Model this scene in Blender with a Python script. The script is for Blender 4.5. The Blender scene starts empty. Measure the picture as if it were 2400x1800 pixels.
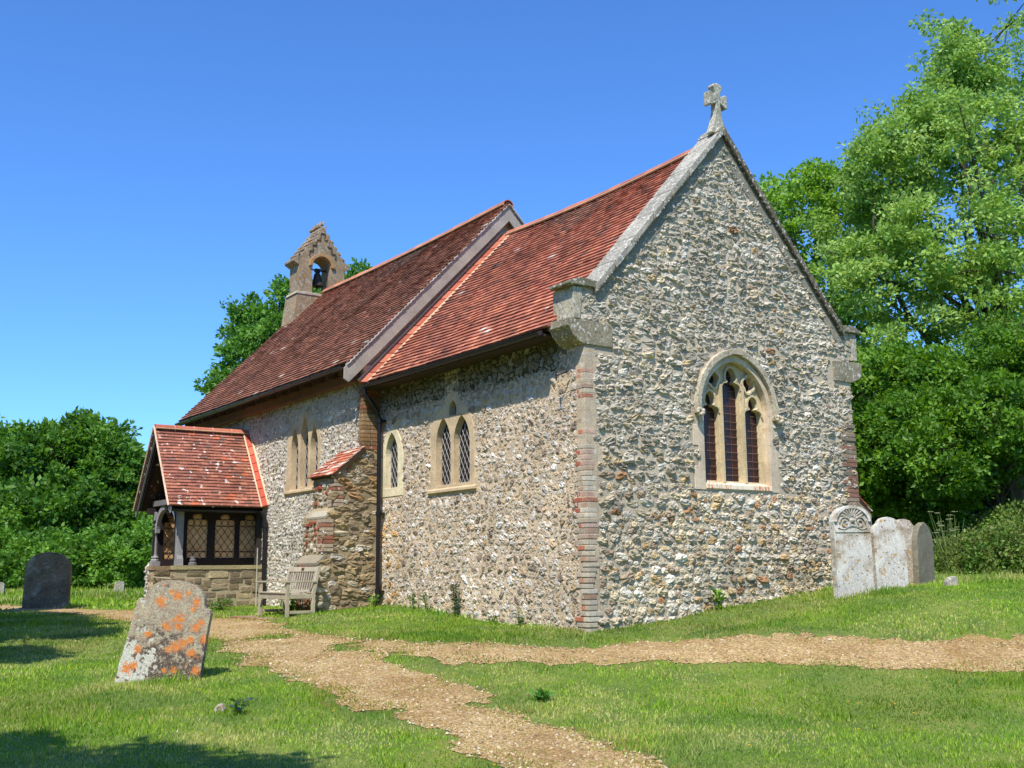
import bpy, math, random
import numpy as np
from mathutils import Vector, Matrix
from mathutils.geometry import tessellate_polygon
R = math.radians
rng = np.random.default_rng(11)
random.seed(5)
scene = bpy.context.scene
COL = scene.collection

# ------------------------------------------------------------------ colour
def lin(c):
    out = []
    for v in c[:3]:
        v = v / 255.0
        out.append(v / 12.92 if v <= 0.04045 else ((v + 0.055) / 1.055) ** 2.4)
    return np.array(out)
def linn(a):
    a = np.asarray(a, float) / 255.0
    return np.where(a <= 0.04045, a / 12.92, ((a + 0.055) / 1.055) ** 2.4)

# ------------------------------------------------------------------ linking
def tag(o, label=None, cat=None, group=None, kind=None):
    if label: o['label'] = label
    if cat: o['category'] = cat
    if group: o['group'] = group
    if kind: o['kind'] = kind
    return o
def empty(name, loc=(0, 0, 0), rz=0, **k):
    o = bpy.data.objects.new(name, None); COL.objects.link(o)
    o.location = loc; o.rotation_euler = (0, 0, rz); o.empty_display_size = .3
    return tag(o, **k)

def build(name, V, faces, mats, parent=None, cols=None, midx=None, smooth=False, bevel=0):
    """V Nx3; faces list of int arrays (k x n); cols Nx3 point colours; midx list of material index per face array"""
    V = np.asarray(V, np.float32)
    me = bpy.data.meshes.new(name)
    fl = [np.asarray(f, np.int32) for f in faces if len(f)]
    loops = np.concatenate([f.ravel() for f in fl])
    tot = np.concatenate([np.full(len(f), f.shape[1], np.int32) for f in fl])
    start = np.concatenate([[0], np.cumsum(tot)[:-1]]).astype(np.int32)
    me.vertices.add(len(V)); me.vertices.foreach_set('co', V.ravel())
    me.loops.add(len(loops)); me.loops.foreach_set('vertex_index', loops)
    me.polygons.add(len(tot)); me.polygons.foreach_set('loop_start', start)
    if midx is not None:
        mi = np.concatenate([np.full(len(f), m, np.int32) for f, m in zip([f for f in faces if len(f)], [m for f, m in zip(faces, midx) if len(f)])])
        me.polygons.foreach_set('material_index', mi)
    me.update(calc_edges=True)
    if cols is not None:
        a = me.color_attributes.new('Col', 'FLOAT_COLOR', 'POINT')
        c = np.ones((len(V), 4), np.float32); c[:, :3] = cols
        a.data.foreach_set('color', c.ravel())
    me.polygons.foreach_set('use_smooth', np.full(len(tot), bool(smooth)))
    for m in (mats if isinstance(mats, (list, tuple)) else [mats]): me.materials.append(m)
    me.validate()
    o = bpy.data.objects.new(name, me); COL.objects.link(o)
    if parent is not None: o.parent = parent
    if bevel:
        b = o.modifiers.new('bevel', 'BEVEL'); b.width = bevel; b.segments = 2; b.limit_method = 'ANGLE'; b.angle_limit = R(35)
    return o

class MB:
    """collects simple pieces with point colours into one mesh"""
    def __init__(s): s.v = []; s.f = []; s.c = []; s.n = 0; s.m = []
    def add(s, V, F, col=(1, 1, 1), m=0):
        V = np.asarray(V, float)
        s.v.append(V); s.c.append(np.broadcast_to(np.asarray(col, float), (len(V), 3)))
        for f in F: s.f.append([i + s.n for i in f]); s.m.append(m)
        s.n += len(V)
    def box(s, a, b, col=(1, 1, 1), M=None, m=0):
        x0, y0, z0 = a; x1, y1, z1 = b
        V = np.array([(x, y, z) for z in (z0, z1) for y in (y0, y1) for x in (x0, x1)], float)
        if M is not None: V = np.array([tuple(M @ Vector(p)) for p in V])
        s.add(V, [(0, 2, 3, 1), (4, 5, 7, 6), (0, 1, 5, 4), (2, 6, 7, 3), (0, 4, 6, 2), (1, 3, 7, 5)], col, m)
    def prism(s, outer, holes, fr, d0, d1, col=(1, 1, 1), m=0, back=True):
        O, U, Vv, N = [np.array(q, float) for q in fr]
        loops = [list(outer)] + [list(h) for h in holes]
        loops = [l for l in loops if len(l) > 2]
        def area(l): return sum(l[i][0] * l[(i + 1) % len(l)][1] - l[(i + 1) % len(l)][0] * l[i][1] for i in range(len(l)))
        loops = [l if (area(l) > 0) == (k == 0) else l[::-1] for k, l in enumerate(loops)]
        tri = tessellate_polygon([[Vector((p[0], p[1], 0)) for p in l] for l in loops])
        P = np.array([p for l in loops for p in l], float); n = len(P)
        A = O + P[:, :1] * U + P[:, 1:2] * Vv
        V = np.vstack([A + N * d1, A + N * d0]); F = []
        sgn = np.dot(np.cross(U, Vv), N)
        for t in tri:
            a, b, c = t
            ar = (P[b] - P[a])[0] * (P[c] - P[a])[1] - (P[b] - P[a])[1] * (P[c] - P[a])[0]
            if abs(ar) < 1e-12: continue
            if (ar > 0) != (sgn > 0): a, b, c = a, c, b
            F.append((a, b, c))
            if back: F.append((a + n, c + n, b + n))
        i0 = 0
        for l in loops:
            k = len(l)
            for i in range(k):
                a = i0 + i; b = i0 + (i + 1) % k
                F.append((a, a + n, b + n, b) if sgn > 0 else (a, b, b + n, a + n))
            i0 += k
        s.add(V, F, col, m)
    def tube(s, pts, rad, n=8, col=(1, 1, 1), cap=True, m=0):
        pts = [Vector(p) for p in pts]; rad = rad if hasattr(rad, '__len__') else [rad] * len(pts)
        V = []; F = []
        up = None
        for i, p in enumerate(pts):
            d = (pts[min(i + 1, len(pts) - 1)] - pts[max(i - 1, 0)]).normalized()
            if up is None:
                up = Vector((0, 0, 1)) if abs(d.z) < .9 else Vector((1, 0, 0))
            a = d.cross(up).normalized(); b = d.cross(a).normalized(); up = -b if False else (a.cross(d)).normalized()
            for k in range(n):
                t = 2 * math.pi * k / n
                V.append(tuple(p + (a * math.cos(t) + up * math.sin(t)) * rad[i]))
        for i in range(len(pts) - 1):
            for k in range(n):
                k2 = (k + 1) % n
                F.append((i * n + k, i * n + k2, (i + 1) * n + k2, (i + 1) * n + k))
        if cap:
            F.append(tuple(range(n))[::-1]); F.append(tuple((len(pts) - 1) * n + k for k in range(n)))
        s.add(V, F, col, m)
    def lathe(s, prof, c, n=14, col=(1, 1, 1), M=None):
        V = []; F = []
        for r, z in prof:
            for k in range(n):
                t = 2 * math.pi * k / n
                p = Vector((c[0] + r * math.cos(t), c[1] + r * math.sin(t), c[2] + z))
                V.append(tuple(M @ p if M is not None else p))
        for i in range(len(prof) - 1):
            for k in range(n):
                k2 = (k + 1) % n
                F.append((i * n + k, i * n + k2, (i + 1) * n + k2, (i + 1) * n + k))
        F.append(tuple(range(n))[::-1]); F.append(tuple((len(prof) - 1) * n + k for k in range(n)))
        s.add(V, F, col)
    def build(s, name, mat, parent=None, smooth=False, bevel=0):
        V = np.vstack(s.v); C = np.vstack(s.c)
        byn = {}
        for f, m in zip(s.f, s.m): byn.setdefault((len(f), m), []).append(f)
        return build(name, V, [np.array(q) for q in byn.values()], mat, parent, C, [k[1] for k in byn], smooth, bevel)

# ------------------------------------------------------------------ materials
def new_mat(name):
    m = bpy.data.materials.new(name); m.use_nodes = True
    nt = m.node_tree; nt.nodes.clear()
    out = nt.nodes.new('ShaderNodeOutputMaterial'); b = nt.nodes.new('ShaderNodeBsdfPrincipled')
    nt.links.new(b.outputs[0], out.inputs[0])
    return m, nt, b, out
def nd(nt, t, **k):
    n = nt.nodes.new(t)
    for a, v in k.items():
        if a in n.inputs: n.inputs[a].default_value = v
        else: setattr(n, a, v)
    return n
def ramp(nt, src, stops):
    r = nt.nodes.new('ShaderNodeValToRGB')
    e = r.color_ramp.elements
    while len(e) < len(stops): e.new(.5)
    for q, (p, c) in zip(e, stops):
        q.position = p; q.color = (c[0], c[1], c[2], 1) if hasattr(c, '__len__') else (c, c, c, 1)
    nt.links.new(src, r.inputs[0]); return r
def mixc(nt, fac, a, b, mode='MIX'):
    m = nt.nodes.new('ShaderNodeMix'); m.data_type = 'RGBA'; m.blend_type = mode
    for sock, v in ((0, fac), (6, a), (7, b)):
        if hasattr(v, 'is_linked') or hasattr(v, 'node'): nt.links.new(v, m.inputs[sock])
        elif sock == 0: m.inputs[0].default_value = v
        else: m.inputs[sock].default_value = (v[0], v[1], v[2], 1)
    return m.outputs[2]
def coords(nt): return nt.nodes.new('ShaderNodeTexCoord').outputs['Object']
def noise(nt, co, scale, detail=4, rough=.6, dist=0):
    n = nd(nt, 'ShaderNodeTexNoise', Scale=scale, Detail=detail, Roughness=rough, Distortion=dist); nt.links.new(co, n.inputs['Vector']); return n.outputs[0]
def bump(nt, b, h, strength, dist):
    n = nd(nt, 'ShaderNodeBump', Strength=strength, Distance=dist); nt.links.new(h, n.inputs['Height']); nt.links.new(n.outputs[0], b.inputs['Normal'])

def m_attr(name, nscale=30, amt=.35, rough=.9, bs=.5, bd=.01, big=2.5, bigamt=.2, spec=.2, spots=None):
    """surface whose own per-piece colour comes from the attribute, broken up by noise"""
    m, nt, b, o = new_mat(name); co = coords(nt)
    at = nd(nt, 'ShaderNodeAttribute', attribute_name='Col').outputs[0]
    n1 = noise(nt, co, nscale, 5, .7); n2 = noise(nt, co, big, 3, .6)
    r1 = ramp(nt, n1, [(.3, 1 - amt), (.7, 1 + amt * .6)]); r2 = ramp(nt, n2, [(.3, 1 - bigamt), (.7, 1 + bigamt * .6)])
    c = mixc(nt, 1, at, r1.outputs[0], 'MULTIPLY'); c = mixc(nt, 1, c, r2.outputs[0], 'MULTIPLY')
    if spots:
        for (sc, th, colr, sharp) in spots:
            s = noise(nt, co, sc, 3, .55)
            f = ramp(nt, s, [(th, 0), (th + sharp, 1)]).outputs[0]
            c = mixc(nt, f, c, lin(colr))
    nt.links.new(c, b.inputs['Base Color'])
    b.inputs['Roughness'].default_value = rough; b.inputs['Specular IOR Level'].default_value = spec
    bump(nt, b, n1, bs, bd)
    return m
M_STONE = m_attr('rubble_stone', 38, .30, .92, .9, .02, .9, .30, .15)
M_MORTAR_E = m_attr('lime_mortar', 22, .3, .95, .7, .015, 1.2, .25, .1)
M_TILE = m_attr('clay_tile', 26, .18, .85, .4, .006, 1.3, .28, .2, spots=[(5.5, .71, (205, 190, 180), .02), (9, .74, (70, 52, 46), .05)])
M_TILEP = m_attr('porch_clay_tile', 26, .25, .85, .4, .006, 1.6, .25, .2, spots=[(8, .62, (222, 212, 202), .05), (4.3, .73, (205, 95, 60), .02)])
M_BRICK = m_attr('old_brick', 45, .35, .92, .6, .008, 3, .25, .15, spots=[(14, .6, (190, 180, 165), .12)])
M_DRESS = m_attr('dressed_stone', 24, .2, .9, .45, .006, 2.2, .25, .2, spots=[(4.5, .58, (188, 162, 132), .2), (17, .62, (158, 142, 118), .12)])
M_COPING = m_attr('lichened_coping', 24, .3, .92, .7, .01, 3, .3, .15, spots=[(19, .56, (206, 202, 190), .08), (27, .60, (104, 100, 88), .06)])
M_OLDWOOD = m_attr('weathered_timber', 30, .25, .85, .4, .004, 3, .2, .25)
M_METAL = m_attr('black_paint', 20, .1, .35, .1, .002, 2, .1, .5)
M_GRAVE = m_attr('pale_headstone', 34, .3, .9, .6, .006, 3, .3, .2, spots=[(2.6, .50, (160, 144, 122), .14), (3.6, .53, (216, 214, 206), .22), (24, .60, (112, 102, 82), .07), (33, .60, (222, 220, 210), .05), (11, .62, (186, 150, 92), .07)])
M_PLANT = None

def m_leaf(name, transl=.45, rough=.45):
    m, nt, b, o = new_mat(name)
    at = nd(nt, 'ShaderNodeAttribute', attribute_name='Col').outputs[0]
    nt.links.new(at, b.inputs['Base Color']); b.inputs['Roughness'].default_value = rough
    b.inputs['Specular IOR Level'].default_value = .3
    t = nd(nt, 'ShaderNodeBsdfTranslucent')
    h = nd(nt, 'ShaderNodeHueSaturation', Hue=.485, Saturation=1.1, Value=1.35); nt.links.new(at, h.inputs['Color']); nt.links.new(h.outputs[0], t.inputs[0])
    mx = nd(nt, 'ShaderNodeMixShader'); mx.inputs[0].default_value = transl
    nt.links.new(b.outputs[0], mx.inputs[1]); nt.links.new(t.outputs[0], mx.inputs[2]); nt.links.new(mx.outputs[0], o.inputs[0])
    return m
M_LEAF = m_leaf('leaf', .4, .5)
M_GRASS = m_leaf('grass_blade', .4, .55)

def m_bark():
    m, nt, b, o = new_mat('bark'); co = coords(nt)
    n = noise(nt, co, 9, 5, .7, .5)
    r = ramp(nt, n, [(.3, lin((52, 44, 36))), (.7, lin((112, 100, 84)))])
    nt.links.new(r.outputs[0], b.inputs['Base Color']); b.inputs['Roughness'].default_value = .95
    bump(nt, b, n, .8, .03); return m
M_BARK = m_bark()

def m_glass(name, c, rough=.12):
    m, nt, b, o = new_mat(name); co = coords(nt)
    n = noise(nt, co, 6, 2, .5); r = ramp(nt, n, [(.3, lin(c) * .6), (.7, lin(c) * 1.3)])
    nt.links.new(r.outputs[0], b.inputs['Base Color']); b.inputs['Roughness'].default_value = rough
    b.inputs['Specular IOR Level'].default_value = .45
    n2 = noise(nt, co, 9, 1, .5); bump(nt, b, n2, .25, .02); return m
M_GLASS = m_glass('dark_leaded_glass', (34, 26, 30))
M_GLASS_E = m_glass('dark_stained_glass', (52, 24, 24), .3)
def m_porchglass():
    m, nt, b, o = new_mat('cloudy_porch_glass'); co = coords(nt)
    n = noise(nt, co, 3.5, 3, .5); r = ramp(nt, n, [(.3, lin((214, 174, 126))), (.7, lin((244, 208, 158)))])
    nt.links.new(r.outputs[0], b.inputs['Base Color']); b.inputs['Roughness'].default_value = .25
    t = nd(nt, 'ShaderNodeBsdfTranslucent'); nt.links.new(r.outputs[0], t.inputs[0])
    mx = nd(nt, 'ShaderNodeMixShader'); mx.inputs[0].default_value = .25
    nt.links.new(b.outputs[0], mx.inputs[1]); nt.links.new(t.outputs[0], mx.inputs[2]); nt.links.new(mx.outputs[0], o.inputs[0])
    return m
M_PGLASS = m_porchglass()

# ------------------------------------------------------------------ terrain
CTRL = np.array([(-6.2, 0.0, 0.18), (-3.6, 0.0, 0.09), (-2.0, 0.0, 0.0), (0.0, 0.0, -0.03), (0.0, 1.1, 0.03), (0.0, 2.4, 0.22), (0.0, 4.1, 0.36), (0.0, 5.2, 0.49), (0.0, 6.3, 0.55), (12.3, -9.8, -0.78), (8.5, -12.0, -0.75), (16.0, -7.0, -0.72), (-7.5, -1.3, 0.06), (-9.0, -1.0, 0.05), (-11.0, -2.0, 0.06), (-13.0, -2.2, 0.05), (-17.0, -2.0, 0.05), (-5.0, -0.7, 0.17), (9.0, 2.0, -0.45), (9.0, 8.0, 0.1), (12.0, 12.0, 0.3), (4.0, 13.0, 0.6), (15.0, 3.0, -0.4), (-2.0, 9.0, 0.6), (20.0, -12.0, -0.7), (-3.0, -8.0, -0.45), (3.0, -12.0, -0.7), (5.08, -4.85, -0.66), (-0.36, -5.9, -0.36), (5.05, 2.28, -0.3), (4.55, 3.16, -0.05), (4.11, 3.96, 0.25), (1.66, 8.14, 0.52), (1.65, -1.41, -0.29), (1.0, -0.89, -0.14), (-1.45, -3.37, -0.17), (-5.19, -2.29, 0.0), (-12.28, -3.63, -0.03), (-5.84, -6.57, -0.25), (-17.65, -3.42, 0.02), (0.85, 4.74, 0.47), (2.37, 1.38, 0.16), (2.16, 1.61, -0.07), (3.41, 0.18, -0.28), (0.71, -3.18, -0.28), (0.24, -2.38, -0.1), (2.95, -7.9, -0.6), (7.42, -1.77, -0.6), (6.0, -3.31, -0.63), (-55.24, 7.11, 0.2), (-68.1, 6.11, 0.2)])
def _K(r2): return .5 * r2 * np.log(r2 + 1e-9)
_n = len(CTRL); _A = np.zeros((_n + 3, _n + 3)); _d = ((CTRL[:, None, :2] - CTRL[None, :, :2]) ** 2).sum(-1)
_A[:_n, :_n] = _K(_d) + np.eye(_n) * .3; _A[:_n, _n] = 1; _A[:_n, _n + 1:] = CTRL[:, :2]; _A[_n, :_n] = 1; _A[_n + 1:, :_n] = CTRL[:, :2].T
_W = np.linalg.solve(_A, np.r_[CTRL[:, 2], 0, 0, 0])
def gh(x, y):
    x = np.asarray(x, float); y = np.asarray(y, float); sh = x.shape
    xf = x.ravel(); yf = y.ravel(); z = np.empty(len(xf))
    for i in range(0, len(xf), 20000):
        a = xf[i:i + 20000]; b = yf[i:i + 20000]
        d = (a[:, None] - CTRL[:, 0]) ** 2 + (b[:, None] - CTRL[:, 1]) ** 2
        z[i:i + 20000] = _K(d) @ _W[:_n] + _W[_n] + _W[_n + 1] * a + _W[_n + 2] * b
    r = np.hypot(xf + 2, yf); t = np.clip((r - 16) / 20, 0, 1); t = t * t * (3 - 2 * t)
    z = z * (1 - t) + .2 * t
    z += .012 * np.sin(xf * 2.1 + 1.3 * np.sin(yf * 1.7)) * np.sin(yf * 2.6 + xf * .7)
    return z.reshape(sh)
def gz(x, y): return float(gh(np.array([x]), np.array([y]))[0])

def vnoise(x, y, seed=0, scale=1.):
    """cheap smooth value noise in numpy"""
    x = np.asarray(x) * scale + seed * 17.3; y = np.asarray(y) * scale - seed * 9.1
    xi = np.floor(x).astype(np.int64); yi = np.floor(y).astype(np.int64); fx = x - xi; fy = y - yi
    fx = fx * fx * (3 - 2 * fx); fy = fy * fy * (3 - 2 * fy)
    def h(a, b):
        n = (a * 374761393 + b * 668265263 + seed * 1442695) & 0x7fffffff
        n = ((n ^ (n >> 13)) * 1274126177) & 0x7fffffff
        return ((n ^ (n >> 16)) & 0xffff) / 65535.
    return (h(xi, yi) * (1 - fx) + h(xi + 1, yi) * fx) * (1 - fy) + (h(xi, yi + 1) * (1 - fx) + h(xi + 1, yi + 1) * fx) * fy
def inpoly(px, py, poly):
    px = np.asarray(px); py = np.asarray(py); c = np.zeros(px.shape, bool); n = len(poly)
    for i in range(n):
        x0, y0 = poly[i]; x1, y1 = poly[(i + 1) % n]
        if y0 == y1: continue
        c ^= ((y0 > py) != (y1 > py)) & (px < (x1 - x0) * (py - y0) / (y1 - y0) + x0)
    return c
def dpoly(px, py, poly):
    d = np.full(np.shape(px), 1e9); n = len(poly)
    for i in range(n):
        a = np.array(poly[i]); b = np.array(poly[(i + 1) % n]); ab = b - a; L = (ab ** 2).sum() + 1e-12
        t = np.clip(((px - a[0]) * ab[0] + (py - a[1]) * ab[1]) / L, 0, 1)
        d = np.minimum(d, np.hypot(px - a[0] - t * ab[0], py - a[1] - t * ab[1]))
    return d
PATH = [(-22, -4.6), (-19, -3.7), (-15.0, -3.1), (-12.76, -2.63), (-10.0, -2.45), (-8.3, -2.49), (-7.14, -2.27), (-5.37, -2.38), (-3.87, -2.7), (-2.14, -2.61), (-0.37, -2.57), (0.35, -1.84), (0.9, -1.0), (1.3, -0.2), (1.79, 0.38), (2.78, 1.1), (3.6, 2.1), (4.45, 3.17), (7.5, 6.5), (9, 5.4), (5.17, 2.05), (4.43, 1.13), (3.42, 0.1), (2.6, -0.61), (1.75, -1.32), (1.27, -2.24), (0.86, -2.89), (0.73, -3.2), (1.4, -3.4), (2.21, -3.37), (3.16, -3.55), (4.1, -3.69), (4.65, -3.65), (5.45, -3.88), (6.19, -4.31), (8.5, -6.2), (10.5, -9), (8.8, -9.2), (7.4, -6.6), (5.52, -5.09), (4.76, -4.74), (3.96, -4.58), (3.15, -4.58), (2.26, -4.6), (1.18, -4.59), (0.11, -4.56), (-1.25, -4.47), (-2.81, -4.26), (-4.23, -4.03), (-8.62, -3.73), (-10.79, -3.83), (-13.03, -3.9), (-15, -4.2), (-19, -5.0), (-22, -5.6)]
def pathmask(x, y):
    """> 0 on the gravel, about metres inside the edge, ragged"""
    d = dpoly(x, y, PATH); s = np.where(inpoly(x, y, PATH), d, -d)
    s = s + (vnoise(x, y, 3, 2.2) - .5) * .3 + (vnoise(x, y, 4, 7.) - .5) * .20 + (vnoise(x, y, 6, 19.) - .5) * .08
    # the near branch is patchy, half grown over
    near = np.clip((-(y) - 2.4) / .7, 0, 1) * (x > -2.5)
    s = s - .045 + near * .12 - near * np.clip(vnoise(x, y, 5, 2.6) - .66, 0, 1) * 1.2
    for cx, cy, r in ((-3.3, -3.35, .5), (-1.0, -3.4, .55), (0.2, -3.15, .45)):
        s = s - 1.1 * np.clip(1 - np.hypot((x - cx) / 1.8, y - cy) / r, 0, 1)
    return s

def ground():
    def axis(c, fine, n, far):
        t = np.linspace(-1, 1, n); k = 5.2
        return c + far * np.sinh(k * t) / np.sinh(k)
    xs = axis(1, .1, 420, 420); ys = axis(-3, .1, 420, 420)
    X, Y = np.meshgrid(xs, ys); Z = gh(X, Y)
    V = np.stack([X, Y, Z], -1).reshape(-1, 3); n = 420
    i = np.arange(n * n).reshape(n, n); F = np.stack([i[:-1, :-1], i[:-1, 1:], i[1:, 1:], i[1:, :-1]], -1).reshape(-1, 4)
    m, nt, b, o = new_mat('turf_soil'); co = coords(nt)
    n1 = noise(nt, co, 1.1, 5, .6); n2 = noise(nt, co, 30, 4, .7)
    c1 = ramp(nt, n1, [(.3, lin((74, 100, 34))), (.55, lin((106, 126, 44))), (.75, lin((132, 136, 62)))])
    c = mixc(nt, 1, c1.outputs[0], ramp(nt, n2, [(.3, .65), (.7, 1.15)]).outputs[0], 'MULTIPLY')
    nt.links.new(c, b.inputs['Base Color']); b.inputs['Roughness'].default_value = .95; bump(nt, b, n2, .8, .03)
    tag(build('ground', V, [F], m, smooth=True), kind='structure')
    # gravel path
    st = .05
    xs = np.arange(-22, 10.5, st); ys = np.arange(-9.2, 6.5, st); X, Y = np.meshgrid(xs, ys)
    S = pathmask(X, Y); ok = (S[:-1, :-1] + S[:-1, 1:] + S[1:, 1:] + S[1:, :-1]) / 4 > 0
    idx = -np.ones(X.shape, np.int64); use = np.zeros(X.shape, bool)
    use[:-1, :-1] |= ok; use[:-1, 1:] |= ok; use[1:, 1:] |= ok; use[1:, :-1] |= ok
    idx[use] = np.arange(use.sum()); x = X[use]; y = Y[use]
    z = gh(x, y) + .006 + .01 * np.clip(S[use] * 3, 0, 1) + .006 * (rng.random(len(x)) - .5)
    V = np.stack([x, y, z], -1); F = np.stack([idx[:-1, :-1], idx[:-1, 1:], idx[1:, 1:], idx[1:, :-1]], -1)[ok]
    m, nt, b, o = new_mat('path_gravel'); co = coords(nt)
    v = nd(nt, 'ShaderNodeTexVoronoi', Scale=48.); nt.links.new(co, v.inputs['Vector'])
    n2 = noise(nt, co, 1.3, 4, .6); n3 = noise(nt, co, 70, 3, .6)
    sep = nd(nt, 'ShaderNodeSeparateColor'); nt.links.new(v.outputs['Color'], sep.inputs[0])
    c1 = ramp(nt, sep.outputs[0], [(0, lin((150, 128, 96))), (.45, lin((190, 166, 126))), (.8, lin((210, 188, 148))), (1, lin((226, 214, 190)))])
    c2 = ramp(nt, n2, [(.3, lin((188, 168, 128))), (.7, (.80, .75, .60))])
    c = mixc(nt, 1, c1.outputs[0], c2.outputs[0], 'MULTIPLY')
    f = ramp(nt, noise(nt, co, 5, 4, .7), [(.55, 0), (.72, .5)]).outputs[0]
    c = mixc(nt, f, c, lin((140, 136, 66)))
    nt.links.new(c, b.inputs['Base Color']); b.inputs['Roughness'].default_value = .95
    bump(nt, b, v.outputs['Distance'], .8, .012)
    tag(build('path', V, [F], m), kind='structure')
    # loose pebbles lying on the path
    N = 60000
    x = rng.uniform(-6, 8, N); y = rng.uniform(-7, 4, N); S = pathmask(x, y)
    near = np.clip(1.3 - np.hypot(x - 12.3, y + 9.8) / 16, .1, 1)
    k = (S > -.04) & (rng.random(N) < near); x = x[k]; y = y[k]; N = len(x)
    z = gh(x, y) + .016; s = rng.uniform(.005, .014, N) * (1 + (rng.random(N) < .02) * .8)
    base = np.array([(-1, -1, -.3), (1, -.8, -.3), (.9, 1, -.3), (-.8, .9, -.3), (-.5, -.45, .7), (.5, -.5, .8), (.5, .4, .65), (-.4, .5, .75)])
    th = rng.uniform(0, 6.28, N); P = base[None] * (rng.uniform(.7, 1.3, (N, 8, 3)) * s[:, None, None])
    Q = P.copy(); Q[..., 0] = P[..., 0] * np.cos(th)[:, None] - P[..., 1] * np.sin(th)[:, None]; Q[..., 1] = P[..., 0] * np.sin(th)[:, None] + P[..., 1] * np.cos(th)[:, None]
    V = (Q + np.stack([x, y, z], -1)[:, None]).reshape(-1, 3)
    F = np.array([(4, 5, 6, 7), (0, 1, 5, 4), (1, 2, 6, 5), (2, 3, 7, 6), (3, 0, 4, 7)])[None] + (np.arange(N) * 8)[:, None, None]
    pal = linn([(150, 130, 94), (184, 162, 118), (196, 178, 138), (208, 196, 168), (132, 112, 82), (172, 148, 104)])
    C = np.repeat(pal[rng.integers(0, 6, N)] * rng.uniform(.8, 1.1, (N, 1)), 8, 0)
    tag(build('path_pebbles', V, [F.reshape(-1, 4)], m_attr('pebble', 60, .2, .85, .3, .003), cols=C), 'loose tan and white pebbles scattered over the gravel path', 'gravel', kind='stuff')
ground()

# ------------------------------------------------------------------ masonry
FR_E = ((0, 0, 0), (0, 1, 0), (0, 0, 1), (1, 0, 0))
FR_S = ((0, 0, 0), (1, 0, 0), (0, 0, 1), (0, -1, 0))
YN = -.35; XR = -6.35                     # nave south face, nave east return
FR_N = ((0, YN, 0), (1, 0, 0), (0, 0, 1), (0, -1, 0))
FR_R = ((XR, 0, 0), (0, 1, 0), (0, 0, 1), (1, 0, 0))

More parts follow.
